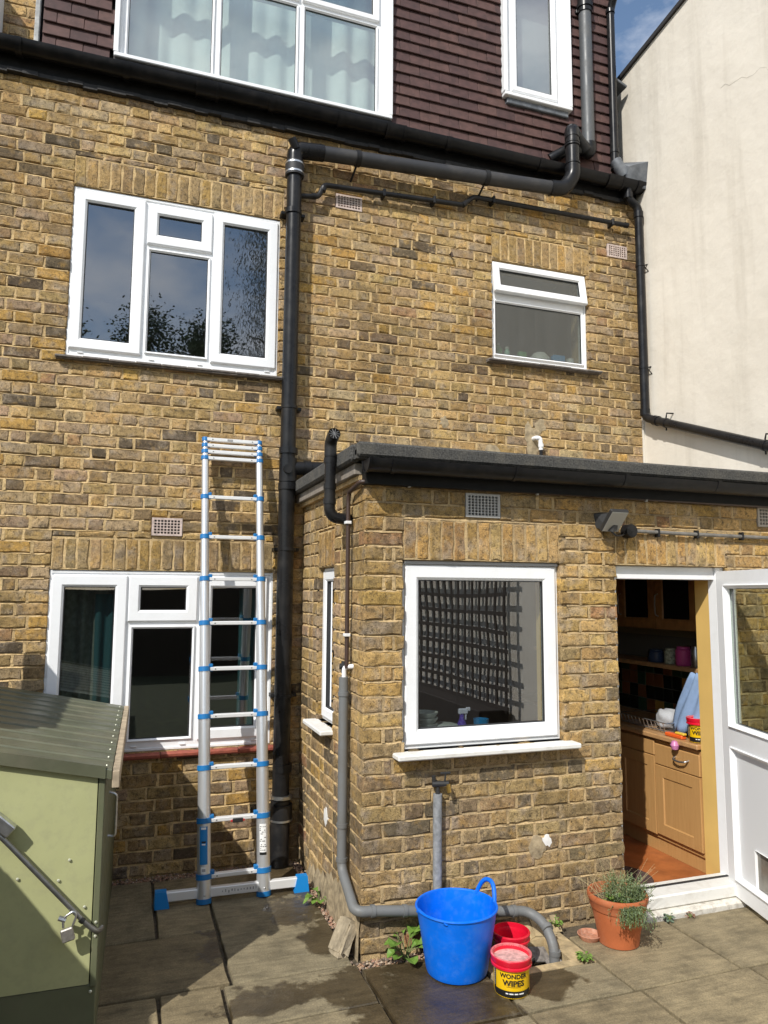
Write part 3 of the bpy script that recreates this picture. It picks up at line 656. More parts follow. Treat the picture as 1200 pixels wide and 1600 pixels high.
for i in range(n):
    y0, y1 = ys[i], ys[i+1]; cp.add([(FX-.022, y0-.002, top(y0)-.015), (FX+.32, y0-.002, top(y0)-.015), (FX+.32, y1+.002, top(y1)-.015), (FX-.022, y1+.002, top(y1)-.015), (FX-.022, y0-.002, top(y0)+.022), (FX+.32, y0-.002, top(y0)+.022), (FX+.32, y1+.002, top(y1)+.022), (FX-.022, y1+.002, top(y1)+.022)],
           [(3, 2, 1, 0), (4, 5, 6, 7), (0, 1, 5, 4), (1, 2, 6, 5), (2, 3, 7, 6), (3, 0, 4, 7)])
cp.build('coping', mat('dark_coping', (.03, .028, .028), .7), nb, norm=True)
jn = MB(); jn.box(XR-.012, XR+.004, -.012, .004, 2.5, 5.0, .002); jn.build('corner_bead', mat('white_bead', (.66, .62, .54), .8), nb)
for y0_, z0_, dy_, dz_ in ((-.95, 5.42, -.45, -.16),):
    pts_ = [(FX-.0005, y0_+dy_*t/9+R.uniform(-.02, .02), z0_+dz_*t/9+R.uniform(-.02, .02)) for t in range(10)]; ck = MB(); ck.tube(pts_, .0010, 5, r1=.0004); ck.build('hairline_crack', mat('crack_dark', (.34, .30, .24), .95), nb)
lf = MB(); lf.add([(2.665, -.02, 5.34), (2.838, -.02, 5.38), (2.838, -.17, 5.30), (2.665, -.14, 5.24), (2.665, -.02, 5.10), (2.838, -.02, 5.10), (2.838, -.13, 5.08), (2.665, -.10, 5.10)],
    [(0, 1, 2, 3), (3, 2, 6, 7), (0, 3, 7, 4), (2, 1, 5, 6), (1, 0, 4, 5), (4, 7, 6, 5)]); lf.build('lead_flashing', LEAD, nb, norm=True)
lf = MB(Matrix.Translation((2.72, .12, 6.13)) @ Matrix.Rotation(.4, 4, 'Y')); lf.box(-.08, .09, -.10, .1, -.012, .012, .004); lf.build('lead_flashing', LEAD, nb)

# ------------------------------------------------------------------ kitchen extension
ext = thing('kitchen_extension', (0, -D, 0), 'low flat roofed brick kitchen extension with open back door', 'extension')
EM = Matrix.Translation((0, -D, 0))
W4 = (.213, 1.137, .935, 1.884); DO = (1.500, 2.290, .10, 1.878); EV = [(.559, .767, 2.118, 2.25), (2.553, 2.76, 2.135, 2.262)]
ES = [(.211, 1.131, 1.888, 2.098), (1.500, 2.290, 1.884, 2.098)]
fb = MB(EM); fb.holes(.0065, XR, -.05, 2.30, [(W4[0]-ex, W4[1]+ex, W4[2]-ex, W4[3]+ex), (DO[0]-ex, DO[1]+ex, -.2, DO[3]+ex)]+[(a+.01, b-.01, c+.01, d-.01) for a, b, c, d in EV], .0145, .10)
fwall = fb.build('front_wall', MORTAR2, ext)
ent = []
RUN = lay(0, XR-.004, .0105, 2.29, [W4, (DO[0], DO[1], -.2, DO[3])]+ES+EV, jit=.007, quoin=True)
for u, v, lo, hi, k in RUN:
    zz = (lo+hi)/2; d = R.random()
    ent.append((u, v, lo, hi, .09, False, PALD_EXT if zz+R.gauss(0, .22) < 1.15 else PALE_EXT))
z = .0105; k = 0
while z < 2.27:
    ent.append((0, .2105-.006 if k % 2 == 0 else .1045-.006, z, min(z+.0655, 2.29), .094 if k % 2 == 0 else .2, False, PALD_EXT if z+R.gauss(0, .22) < 1.1 else PALE_EXT)); z += .075; k += 1
for (a, b, c, d) in ES:
    n = round((b-a)/.0707); s = (b-a)/n
    for i in range(n): ent.append((a+s*i+.005, a+s*(i+1)-.005, c+.002+R.uniform(0, .003), d-.006-R.uniform(0, .003), .09, True, PALS2))
stuff_and_parts(fwall, ent, EM, 300, None, None)
pointing(fwall, EM, .001, XR-.004, .0105, 2.29, [W4, (DO[0], DO[1], -.2, DO[3])]+ES+EV, MORTAR2, sorted(RUN+[(0, .2045 if k % 2 == 0 else .0985, .0105+.075*k, .076+.075*k, k) for k in range(31)], key=lambda e: (e[4], e[0])), ES)
# side wall (faces -X); local x runs towards the camera: local x = -y
SM = ROT_SIDE
WS = (.43, .80, .955, 1.865); SS = (.43, .80, 1.872, 2.085)
sb = MB(SM); sb.holes(-.02, D-.01, -.05, 2.33, [(WS[0]-ex, WS[1]+ex, WS[2]-ex, WS[3]+ex)], .0145, .10); swall = sb.build('side_wall', MORTAR, ext)
ent = []; z = .0105; k = 0; RUN = []
while z < 2.31:
    d = .094 if k % 2 == 0 else .2
    for u, v, lo, hi, kk in lay(0.002, D-d-.008, z, z+.075, [WS, SS], jit=.01): RUN.append((u, v, lo, hi, k)); ent.append((u, v, lo, hi, .09, False, PALD_EXT if z+R.gauss(0, .3) < .75 else PAL))
    z += .075; k += 1
n = 5; s = (SS[1]-SS[0])/n
for i in range(n): ent.append((SS[0]+s*i+.005, SS[0]+s*(i+1)-.005, SS[2]+.002, SS[3]-.006, .09, True, PALS2))
stuff_and_parts(swall, ent, SM, 0, None, None)
pointing(swall, SM, .002, D-.001, .0105, 2.31, [WS, SS], MORTAR, RUN, [SS])
# rough cement skim along the foot of the side wall
sk = MB(SM); n = 24; vs = []
for i in range(n+1):
    x = .30+(D-.31)*i/n; h = .05+.16*min(1, i/14)+R.uniform(-.03, .03); vs += [(x, -.012+R.uniform(-.004, .004), -.04), (x, -.010+R.uniform(-.004, .004), h*.6), (x, -.001, h)]
sk.add(vs, [(3*i+k, 3*i+3+k, 3*i+4+k, 3*i+1+k) for i in range(n) for k in range(2)]); sk.build('cement_skim', CEMP, swall)
WP = mat('white_splash', (.8, .79, .76), .8)
smear(fwall, EM, .965, .405, .05, .055, CEMP, th=.004); smear(fwall, EM, 1.02, .43, .028, .034, WP, 'paint_mark', .004); smear(swall, SM, .70, .45, .04, .05, WP, 'paint_mark', .004)
for a, b, c, d in EV[:1]: air_brick(ext, EM, a+.002, b-.002, c+.002, d-.002, 9, 7, mat('steel_vent', (.38, .37, .35), .5, .3))
air_brick(ext, EM, EV[1][0]+.002, EV[1][1]-.002, EV[1][2]+.002, EV[1][3]-.002, 8, 5, mat('grey_vent', (.40, .36, .31), .8))
# kitchen window and sill, side window and sill
window(ext, EM, *W4, .05, [(.230, 1.120, .955, 1.862, 'sash')], sash_w=.078)
sl = MB(EM); sl.box(.155, 1.19, -.085, .06, .905, .932, .006); sl.build('sill', WSILL, ext)
hd = MB(EM); hd.box(.222, 1.128, .02, .05, 1.868, 1.883); hd.build('head_shade_strip', mat('head_shade_grey', (.36, .36, .36), .6), ext)  # grey strip paints the shadow lying on the head of the window
window(ext, SM, *WS, .05, [(.45, .78, .975, 1.845, 'sash')], sash_w=.06)
sl = MB(SM); sl.box(.40, .83, -.075, .06, .925, .952, .006); sl.build('sill', WSILL, ext)
# roof: flat felt slab with upstand, fascia boards
FELT = mat('mineral_felt', (.062, .06, .055), .95, var=.7, vscale=110, bmp=1, bscale=150, dirt=.5, dscale=9, dcol=(.16, .145, .115))
rf = MB(); rf.box(-.065, XR, -D-.06, .0, 2.385, 2.43); rf.box(-.065, XR, -D-.085, -D-.02, 2.392, 2.468, .012); rf.box(-.085, -.03, -D-.02, -.003, 2.375, 2.462, .012)
rf.build('roof', FELT, ext)
fa = MB(); fa.box(-.01, XR, -D-.05, -D+.02, 2.262, 2.384); fa.build('fascia', mat('black_fascia', (.009, .009, .009), .6, var=.3, vscale=20, spec=.2), ext)
fa = MB(); fa.box(-.05, .01, -D+.021, -.004, 2.315, 2.374, .004); fa.build('fascia', mat('weathered_board', (.23, .20, .165), .85, var=.35, vscale=18, bmp=.5, bscale=80), ext)
ve = MB(); ve.box(-.024, .008, -D+.022, -.004, 2.29, 2.314); ve.build('mortar_bed', MORTAR, ext)
# roof light standing on the extension roof
rl = MB(); rl.box(2.35, 2.80, -1.20, -.78, 2.43, 2.47, .008); rlo = rl.build('roof_light', mat('dark_frame', (.03, .03, .032), .4), ext)
rl = MB(); rl.box(2.39, 2.77, -1.16, -.82, 2.471, 2.482); rl.build('pane', mat('skylight_glass', (.25, .30, .36), .08), rlo)
# door frame, threshold, step
df = MB(EM); df.box(1.495, 1.530, .045, .098, .0, 1.88, .003); df.box(1.531, 2.235, .045, .098, 1.805, 1.88, .003); df.box(2.236, 2.293, .03, .098, .0, 1.88, .003); dfo = df.build('door_frame', WHITE, ext)
th = MB(EM); th.box(1.50, 2.292, -.075, .10, .030, .098, .008); th.build('threshold', WSILL, ext)
st = MB(EM); st.box(1.46, 2.31, -.115, -.0, -.04, .027, .012); st.build('step', mat('white_painted_cement', (.66, .63, .56), .9, var=.15, vscale=25, bmp=1, bscale=50, dirt=.7, dscale=18, dcol=(.25, .2, .15)), ext)
tw_ = MB(EM); tw_.box(1.531, 2.235, .03, .045, .099, .104); tw_.build('door_seal', SEAL, dfo)
# door leaf, standing open
HG = Vector((2.232, -D-.012, 0)); ang = math.atan2(-.345, -.098)
DM = Matrix.Translation(HG) @ Matrix.Rotation(ang+math.pi, 4, 'Z')       # local -x runs along the open leaf; the inside face looks to -Y locally
# leaf in local coords: x from -.75 to 0, outer faces y=-.03 (towards the room side) .. +.03
leaf = MB(DM); leaf.holes(-.76, 0, .035, 1.855, [(-.665, -.095, .975, 1.765), (-.665, -.095, .135, .845)], -.03, .03); lo_ = leaf.build('door', WHITE, ext)
for c, d, nm in ((.965, 1.775, 'glazing_bead'), (.125, .855, 'panel_bead')):
    for sgn in (1, -1):
        m = MB(DM @ Matrix.Scale(sgn, 4, (0, 1, 0))); m.ring(-.675, -.085, c, d, [(0, -.029), (0, -.037), (.004, -.040), (.022, -.022), (.022, -.006)], False); m.build(nm, WHITE, lo_, norm=True)
m = MB(DM); m.box(-.668, -.092, -.004, .004, .968, 1.772); m.build('pane', DGLASS, lo_)
m = MB(DM); m.ring(-.655, -.105, .984, 1.756, [(0, -.019), (.006, -.016), (.006, -.004)], False); m.build('gasket', SEAL, lo_)
m = MB(DM); m.holes(-.668, -.092, .132, .848, [(-.46, -.265, .13, .35)], -.012, .012); m.build('panel', mat('door_panel', (.78, .79, .80), .35), lo_)
m = MB(DM); m.ring(-.50, -.225, .09, .39, [(0, -.012), (.003, -.030), (.012, -.037), (.03, -.037), (.042, -.022), (.042, .02)], False); cf = m.build('cat_flap', mat('flap_white', (.86, .86, .85), .4), lo_, norm=True)
m = MB(DM); m.box(-.462, -.263, -.004, .004, .128, .352); m.build('flap_pane', mat('flap_grey', (.20, .185, .155), .15, var=.3, vscale=9), lo_)
m = MB(DM); m.box(-.38, -.345, -.044, -.034, .112, .127, .003); m.build('flap_catch', mat('flap_white'), lo_)
for zz in (.35, 1.0, 1.6):
    m = MB(); m.tube([(HG.x+.012, HG.y+.004, zz-.045), (HG.x+.012, HG.y+.004, zz+.045)], .009, 10); m.build('hinge', WHITE, lo_)

# ---------------- kitchen interior
FLOORM = mat('orange_floor', (.36, .115, .035), .35, var=.25, vscale=8, dirt=.25, dscale=5, dcol=(.12, .05, .03))
YEL = mat('yellow_plaster', (.66, .43, .13), .85, var=.05, vscale=5)
kr = room(ext, .101, 2.80, -D+.21, 3.6, .035, 2.34, mat('kitchen_wall', (.26, .21, .13), .9), FLOORM)
ln = MB(EM); ln.holes(.09, 2.82, .03, 2.30, [(W4[0]+.03, W4[1]-.03, W4[2]+.02, W4[3]-.02), (DO[0]+.03, 2.246, -.2, DO[3]-.05)], .101, .22); ln.build('plaster_lining', YEL, kr)
fl = MB(); fl.box(1.5, 2.28, -D+.08, -D+.23, .02, .038); fl.build('floor', FLOORM, kr)
mt = MB(); mt.lathe([(.0, .0), (.2, .0), (.2, .006), (0, .006)], (1.72, -1.02, .037), 20); tag(mt.build('door_mat', mat('mat_brown', (.07, .04, .035), .95, var=.3, vscale=60, bmp=1, bscale=200)), 'dark brown round door mat on the orange kitchen floor', 'mat')
WOOD = bpy.data.materials.new('beech_front'); WOOD.use_nodes = True; t_ = WOOD.node_tree; b_ = t_.nodes['Principled BSDF']
wm = t_.nodes.new('ShaderNodeMapping'); wm.inputs['Scale'].default_value = (40, 40, 3); t_.links.new(pos(t_), wm.inputs[0])
c_ = mixc(t_, ramp(t_, noise(t_, 1.5, 4, .6, wm.outputs[0]), (.3, 0), (.7, 1)), (.43, .235, .085), (.50, .285, .11)); t_.links.new(c_, b_.inputs['Base Color']); b_.inputs['Roughness'].default_value = .42
DWOOD = mat('dark_wood', (.30, .145, .05), .5, var=.2, vscale=20); TOPM = mat('worktop', (.44, .25, .11), .4, var=.2, vscale=30)
KX = 2.235
ku = thing('kitchen_base_unit', (KX, -.6, .035), 'beech effect kitchen base units under the worktop inside the open door', 'kitchen unit')
b = MB(); b.box(KX+.02, 2.78, -1.155, 1.2, .13, .755); b.build('carcass', WOOD, ku)
b = MB(); b.box(KX+.035, KX+.055, -1.155, 1.2, .036, .135); b.build('plinth', WOOD, ku)
b = MB(); b.box(KX-.02, 2.79, -1.157, 1.2, .768, .80, .006); b.build('worktop', TOPM, ku)
KM = Matrix.Translation((KX, 0, 0)) @ ROT_SIDE          # local x = -y
def front(x0, x1, z0, z1, fw_=.07, handle=None):
    b = MB(KM); b.ring(x0, x1, z0, z1, [(0, .018), (0, .002), (.003, 0), (fw_, 0), (fw_+.006, .007), (fw_+.006, .018)]); o = b.build('cupboard_door', WOOD, ku, norm=True)
    b = MB(KM); b.box(x0+fw_, x1-fw_, .007, .012, z0+fw_, z1-fw_); b.build('panel', WOOD, o)
    if handle:
        hx, hz = handle; b = MB(KM); b.tube(bend([(hx-.06, .0, hz), (hx-.055, -.028, hz-.008), (hx, -.034, hz-.016), (hx+.055, -.028, hz-.008), (hx+.06, 0, hz)], .03, 4), .006, 10); b.build('handle', STEEL, o, True)
def drawer(x0, x1, z0, z1, handle=None):
    b = MB(KM); b.box(x0, x1, 0, .018, z0, z1, .004); o = b.build('drawer_front', WOOD, ku)
    if handle:
        hx, hz = handle; b = MB(KM); b.tube(bend([(hx-.06, .0, hz), (hx-.055, -.028, hz-.008), (hx, -.034, hz-.016), (hx+.055, -.028, hz-.008), (hx+.06, 0, hz)], .03, 4), .006, 10); b.build('handle', STEEL, o, True)
drawer(.745, 1.150, .605, .735, (1.0, .685)); front(.745, 1.150, .16, .600); drawer(.36, .738, .655, .75); front(.36, .738, .15, .65); drawer(-.05, .355, .655, .75); front(-.05, .355, .15, .65, .07, (.1, .6))
# splash-back tiles
TC = [mat('tile_dark', (.012, .014, .012), .25), mat('tile_ochre', (.50, .28, .06), .3), mat('tile_brown', (.22, .08, .03), .3), mat('tile_green', (.03, .07, .035), .3)]
sp = MB(); sp.box(2.785, 2.799, -1.15, 1.2, .80, 1.40); spo = sp.build('splashback', mat('grout', (.16, .14, .11), .9), kr)
tms = []
for m in TC: b = MB(); b.box(-.004, .004, -.0475, .0475, -.0475, .0475, .002); tms.append(b.mesh('wall_tile', m))
for i in range(15):
    for j in range(4): link('wall_tile', R.choices(tms, (5, 3, 2, 2))[0], spo, (2.781, -1.05+.1*i, .855+.1*j))
wu = thing('kitchen_wall_unit', (2.5, -.5, 1.2), 'dark wooden kitchen wall cupboards with glass doors and open shelf below', 'kitchen unit')
b = MB(); b.box(2.49, 2.77, -1.15, 1.2, 1.195, 1.225, .004); b.build('shelf', TOPM, wu)
b = MB(); b.box(2.51, 2.77, -1.15, 1.2, 1.47, 2.05); b.build('carcass', DWOOD, wu)
UM = Matrix.Translation((2.49, 0, 0)) @ ROT_SIDE
for x0 in (.05, .49, .93-.22):
    pass
for x0, x1 in ((-.35, .06), (.07, .48), (.49, .90)):
    b = MB(UM); b.ring(x0, x1, 1.47, 2.04, [(0, .018), (0, .0), (.07, 0), (.076, .008), (.076, .018)]); o = b.build('cupboard_door', DWOOD, wu, norm=True)
    b = MB(UM); b.box(x0+.07, x1-.07, .008, .011, 1.54, 1.97); b.build('glass', mat('black_glass', (.008, .008, .008), .12), o)
    hx = x1-.03 if x0 < 0 else x0+.03; b = MB(UM); b.tube(bend([(hx, 0, 1.56), (hx, -.026, 1.57), (hx, -.03, 1.64), (hx, -.026, 1.71), (hx, 0, 1.72)], .03, 4), .005, 8); b.build('handle', STEEL, o, True)
b = MB(UM); b.box(.905, 1.15, 0, .018, 1.23, 2.04, .003); o = b.build('end_door', DWOOD, wu); b = MB(UM); b.tube(bend([(.94, 0, 1.28), (.94, -.026, 1.29), (.94, -.03, 1.36), (.94, -.026, 1.43), (.94, 0, 1.44)], .03, 4), .005, 8); b.build('handle', STEEL, o, True)
def jar(x, y, z, r, h, m, label, name='kitchen_jar', prof=None):
    b = MB(); b.lathe(prof or [(0, 0), (r*.9, 0), (r, .008), (r, h*.8), (r*.8, h*.9), (r*.8, h), (0, h)], (x, y, z), 20); return tag(b.build(name, m, None, True), label, 'jar')
jar(2.56, -.55, 1.226, .045, .11, mat('speckled_pot', (.30, .32, .24), .4, var=.7, vscale=60), 'speckled pale jar on the open kitchen shelf beside the pink tin')
jar(2.56, -.68, 1.226, .055, .13, mat('pink_tin', (.45, .06, .22), .35), 'pink tin on the open kitchen shelf')
jar(2.56, -.80, 1.226, .035, .14, STEEL, 'shiny steel flask on the open kitchen shelf beside the pink tin')
jar(2.56, -.40, 1.226, .06, .09, mat('blue_bowl', (.03, .05, .10), .3), 'dark blue bowl on the open kitchen shelf')
# on the worktop
dr = thing('dish_rack', (2.42, -.55, .80), 'chrome wire dish rack on the kitchen worktop holding a crumpled cloth', 'dish rack')
fr = MB()
for zz, k in ((.812, 0), (.87, .02)): fr.tube([(2.29-k, -.80-k, zz), (2.58+k, -.80-k, zz), (2.58+k, -.34+k, zz), (2.29-k, -.34+k, zz), (2.29-k, -.80-k, zz)], .004, 6)
fr.build('rim', STEEL, dr, True)
for i in range(12):
    y = -.79+.04*i; w = MB(); w.tube([(2.27, y, .87), (2.29, y, .812), (2.58, y, .812), (2.60, y, .87)], .0028, 6); w.build('wire', STEEL, dr, True)
def lump(c, rx, ry, rz, m, name, seed, amp=.3, sub=3):
    rr = random.Random(seed); bm = bmesh.new(); bmesh.ops.create_icosphere(bm, subdivisions=sub, radius=1)
    ph = [(Vector((rr.uniform(-1, 1), rr.uniform(-1, 1), rr.uniform(-1, 1))).normalized(), rr.uniform(2, 5), rr.random()*6) for _ in range(9)]
    for v in bm.verts:
        k = 1+amp*sum(abs(math.sin(v.co.dot(d)*f_+p))-.5 for d, f_, p in ph)/4; q = v.co*k; v.co = Vector((c[0]+q.x*rx, c[1]+q.y*ry, max(c[2]-rz*.9, c[2]+q.z*rz)))
    me = bpy.data.meshes.new(name); bm.to_mesh(me); bm.free(); me.materials.append(m); me.shade_smooth(); return link(name, me)
tag(lump((2.40, -.70, .875), .07, .07, .06, mat('grey_cloth', (.42, .43, .45), .9), 'dish_cloth', 3, .6), 'crumpled pale grey cloth drying in the wire dish rack', 'cloth')
tag(lump((2.46, -.86, .86), .06, .06, .055, mat('navy_cloth', (.05, .07, .15), .9), 'navy_cloth', 5, .6), 'small navy cloth lying at the end of the dish rack', 'cloth')
# blue work shirt hanging over something
sh = MB(); n = 18; vs = []
for j in range(9):
    zz = .83+.38*j/8
    for i in range(n+1):
        y = -1.10+(.30-.16*(j/8)**1.5)*i/n; vs.append((2.36-.02*j/8*0+.014*math.sin(i*.9+j*.5)+.06*(1-j/8)*math.sin(i/n*3.1)*-1, y, zz+.01*math.sin(i)))
sh.add(vs, [(j*(n+1)+i, j*(n+1)+i+1, (j+1)*(n+1)+i+1, (j+1)*(n+1)+i) for j in range(8) for i in range(n)])
o = sh.build('blue_cloth', mat('blue_cloth', (.22, .32, .50), .9, var=.1, vscale=20), None, 2); mo = o.modifiers.new('thick', 'SOLIDIFY'); mo.thickness = .006
tag(o, 'light blue cloth draped upright on the worktop behind the yellow tub', 'cloth')
og = thing('orange_tool', (2.27, -.95, .80), 'orange and yellow hand tool lying on the front of the worktop', 'tool')
b = MB(); b.box(2.24, 2.28, -1.0, -.84, .801, .825, .006); b.build('body', mat('tool_orange', (.75, .12, .02), .4), og)
b = MB(); b.box(2.245, 2.275, -1.01, -.93, .826, .84, .004); b.build('grip', mat('tool_yellow', (.75, .5, .05), .4), og)
pk = MB(); pk.lathe([(0, -.02), (.02, -.015), (.028, .01), (.018, .035), (0, .04)], (KX-.025, -.97, .755), 14); tag(pk.build('pink_clip', mat('pink_plastic', (.55, .2, .4), .35), None, True), 'small pink clip stuck on the edge of the worktop', 'clip')

# text helper
def text_mesh(s, size, bold=.012, extrude=0):
    c = bpy.data.curves.new('txt', 'FONT'); c.body = s; c.size = size; c.align_x = 'CENTER'; c.align_y = 'CENTER'; c.offset = bold*size; c.extrude = extrude; c.resolution_u = 3
    o = bpy.data.objects.new('txt', c); S.collection.objects.link(o); dg = bpy.context.evaluated_depsgraph_get(); me = bpy.data.meshes.new_from_object(o.evaluated_get(dg)); bpy.data.objects.remove(o)
    bm = bmesh.new(); bm.from_mesh(me); bmesh.ops.subdivide_edges(bm, edges=[e for e in bm.edges if e.calc_length() > size*.3], cuts=2); bmesh.ops.triangulate(bm, faces=bm.faces)
    r = ([v.co.copy() for v in bm.verts], [tuple(v.index for v in f_.verts) for f_ in bm.faces]); bm.free(); bpy.data.meshes.remove(me); return r
def wrap_text(s, size, c, r, z, a0, m, name, parent, bold=.012, sx=1):
    vs, fs = text_mesh(s, size, bold); b = MB(); b.add([(c[0]+r*math.cos(a0+v.x*sx/r), c[1]+r*math.sin(a0+v.x*sx/r), z+v.y) for v in vs], fs); return b.build(name, m, parent)
TBLK = mat('print_black', (.012, .012, .012), .4); TWHT = mat('print_white', (.8, .8, .78), .4); TYEL = mat('tub_yellow', (.80, .50, .008), .28); TRED = mat('tub_red', (.64, .008, .03), .25)
FROST = mat('dusty_lid', (.62, .36, .33), .6, var=.35, vscale=60)
def wipes_tub(name, c, r, h, label, look, lid=True, labelled=True):
    t = thing(name, c, label, 'tub', None); a0 = look
    b = MB(); b.lathe([(0, .002), (r*.95, .002), (r*.97, .008), (r, .02), (r, h*.80)], c, 48); b.build('body', TYEL if labelled else TRED, t, True)
    if labelled:
        e = .0012
        b = MB(); b.lathe([(r*.955, .004), (r+e, .018), (r+e, .034)], c, 40, a0-1.15, a0+1.25); b.build('label_base', TBLK, t, True)
        b = MB(); b.lathe([(r+e, .02), (r+e, h*.74)], c, 8, a0-1.18, a0-1.0); b.build('label_side', TBLK, t, True)
        C3 = c; Rr = r+.0022
        wrap_text('WONDER', .0245, C3, Rr, c[2]+h*.585, a0+.12, TBLK, 'lettering', t, .03, 1.12); wrap_text('WIPES', .031, C3, Rr, c[2]+h*.41, a0+.12, TBLK, 'lettering', t, .035, 1.12)
        for a1, a2 in ((-.32, -.18), (-.12, .1), (.16, .36), (.42, .7)): b = MB(); b.lathe([(Rr, .0215), (Rr, .0265)], c, 6, a0+a1, a0+a2); b.build('small_print', TWHT, t)
        for i in range(4): b = MB(); b.lathe([(Rr, .05+.0075*i), (Rr, .052+.0075*i)], c, 12, a0-.28, a0+.52-.1*(i % 2)); b.build('small_print', mat('print_ochre', (.30, .18, .01), .5), t)
        for i in range(9): b = MB(); b.lathe([(Rr, .04+.008*i), (Rr, .0445+.008*i)], c, 3, a0-1.12, a0-1.07); b.build('small_print', TWHT, t)
    rr = r+.012
    b = MB(); b.lathe([(r-.004, h*.74), (rr-.005, h*.72), (rr, h*.74), (rr, h*.79), (rr-.004, h*.81), (rr-.001, h*.85), (rr+.001, h*.97), (rr-.003, h), (rr-.008, h), (rr-.010, h*.86)], c, 56); b.build('rim', TRED, t, True)
    if lid:
        b = MB(); b.lathe([(0, h*.868), (rr*.5, h*.872), (rr-.010, h*.86)], c, 40); b.build('lid', FROST, t, True)
        b = MB(); b.lathe([(rr-.009, h*.87), (rr-.0085, h*1.0), (rr-.004, h*1.008), (rr+.0005, h*.995)], c, 48); b.build('lid_edge', mat('dusty_rim', (.68, .16, .17), .5, var=.4, vscale=50), t, True)
    else:
        b = MB(); b.lathe([(0, .01), (r*.93, .01), (r-.004, .03), (r-.003, h*.74), (rr-.010, h*.86)], c, 48); b.build('inside', TRED, t, True, norm=False)
    return t
look = lambda c: math.atan2(CAM.y-c[1], CAM.x-c[0])
c = (.535, -1.86, .001); wipes_tub('wipes_tub', c, .077, .158, 'yellow wipes tub with dusty red lid standing on the patio before the blue bucket', look(c))
c = (.663, -1.625, .001); wipes_tub('red_tub', c, .078, .135, 'empty red plastic tub between the blue bucket and the drain gully', look(c), False, False)
c = (2.30, -1.085, .802); wipes_tub('wipes_tub', c, .060, .15, 'yellow wipes tub on the kitchen worktop inside the open door', look(c))
# kitchen window sill things
ks = MB(); ks.box(.24, 1.11, -1.32, -1.10, .93, .948, .004); ks.build('window_board', WHITE, kr)
for i in range(5):
    b = MB(); zz = .949+.028*i; b.lathe([(0, 0), (.05, 0), (.068, .024), (.070, .03), (.066, .03), (.048, .004)], (.405, -1.19, zz), 24); tag(b.build('bowl', mat('pale_crockery', (.55, .56, .54), .4), None, True), ('lowest', 'second lowest', 'middle', 'second highest', 'topmost')[i]+' pale bowl of the stack inside the kitchen window', 'bowl', 'stacked bowls in the kitchen window')
b = MB(); b.lathe([(0, 0), (.062, 0), (.068, .05), (.07, .06)], (.515, -1.19, .949), 24); tag(b.build('purple_tub', mat('purple_plastic', (.10, .03, .32), .4), None, True), 'purple tub inside the kitchen window beside the stacked bowls', 'tub')
b = MB(); b.lathe([(0, .06), (.074, .061), (.074, .07), (.06, .075), (0, .076)], (.515, -1.19, .949), 24); o = b.build('lid', mat('pale_crockery'), bpy.data.objects['purple_tub'], True)
sb_ = thing('spray_bottle', (.615, -1.20, .949), 'purple spray bottle with white trigger inside the kitchen window', 'bottle')
b = MB(); b.lathe([(0, 0), (.028, 0), (.03, .01), (.03, .06), (.012, .10), (.012, .12), (0, .12)], (.615, -1.20, .949), 20); b.build('body', mat('purple_clear', (.10, .05, .40), .2), sb_, True)
b = MB(); b.box(.595, .65, -1.21, -1.19, 1.07, 1.10, .005); b.box(.64, .665, -1.206, -1.194, 1.085, 1.105, .003); b.box(.634, .642, -1.205, -1.195, 1.04, 1.072, .002); b.build('trigger', mat('trigger_white', (.6, .58, .7), .4), sb_)
b = MB(); b.lathe([(0, 0), (.035, 0), (.04, .06), (.042, .09), (.038, .09), (.034, .01)], (.735, -1.19, .949), 20); tag(b.build('blue_cup', mat('blue_cup', (.02, .22, .50), .4), None, True), 'bright blue cup inside the kitchen window', 'cup')
pk = MB(); pk.box(.25, .50, -.30, -.285, 1.15, 1.85); pk.build('cupboard_side', mat('cream_cupboard', (.55, .52, .38), .7), kr)

# ------------------------------------------------------------------ pipes and gutters
def half_round(x0, x1, y, z0, z1, r, m, name, parent):
    n = 10; vs = []; fs = []
    for e, (x, z) in enumerate(((x0, z0), (x1, z1))):
        for ro in (r, r-.004):
            for i in range(n+1): a = math.pi+math.pi*i/n; vs.append((x, y+ro*math.cos(a), z+ro*1.05*math.sin(a)))
    k = n+1
    for i in range(n): fs += [(i, i+1, 2*k+i+1, 2*k+i), (k+i, 3*k+i, 3*k+i+1, k+i+1), (i, k+i, k+i+1, i+1), (2*k+i, 2*k+i+1, 3*k+i+1, 3*k+i)]
    fs += [(0, 2*k, 3*k, k), (n, k+n, 3*k+n, 2*k+n)]
    return MB().add(vs, fs).build(name, m, parent, True, norm=True)
mg = thing('main_gutter', (-2, -.1, 5.1), 'long black half round gutter under the dormer along the house wall', 'gutter')
half_round(-2.5, 2.90, -.075, 5.155, 5.135, .066, BLACKG, 'channel', mg)
for x in (-1.90, -1.26, -.30, .20, 1.05, 1.85, 2.78): half_round(x-.02, x+.02, -.075, 5.153-(x+2.5)*.0037, 5.153-(x+2.5)*.0037, .073, BLACKG, 'bracket', mg)
for x in (-.74, .62, 2.55): half_round(x-.065, x+.065, -.075, 5.154-(x+2.5)*.0037, 5.154-(x+2.5)*.0037, .074, BLACKG, 'union', mg); half_round(x-.075, x-.06, -.075, 5.153-(x+2.5)*.0037, 5.153-(x+2.5)*.0037, .078, BLACKG, 'union_clip', mg); half_round(x+.06, x+.075, -.075, 5.153-(x+2.5)*.0037, 5.153-(x+2.5)*.0037, .078, BLACKG, 'union_clip', mg)
e = MB(); e.box(2.898, 2.906, -.14, -.01, 5.06, 5.14, .002); e.build('stop_end', BLACKG, mg)
fa = MB(); fa.box(-2.5, 2.83, -.012, .03, 5.015, 5.14); fa.build('fascia', mat('black_fascia'), mg)
sf = MB()
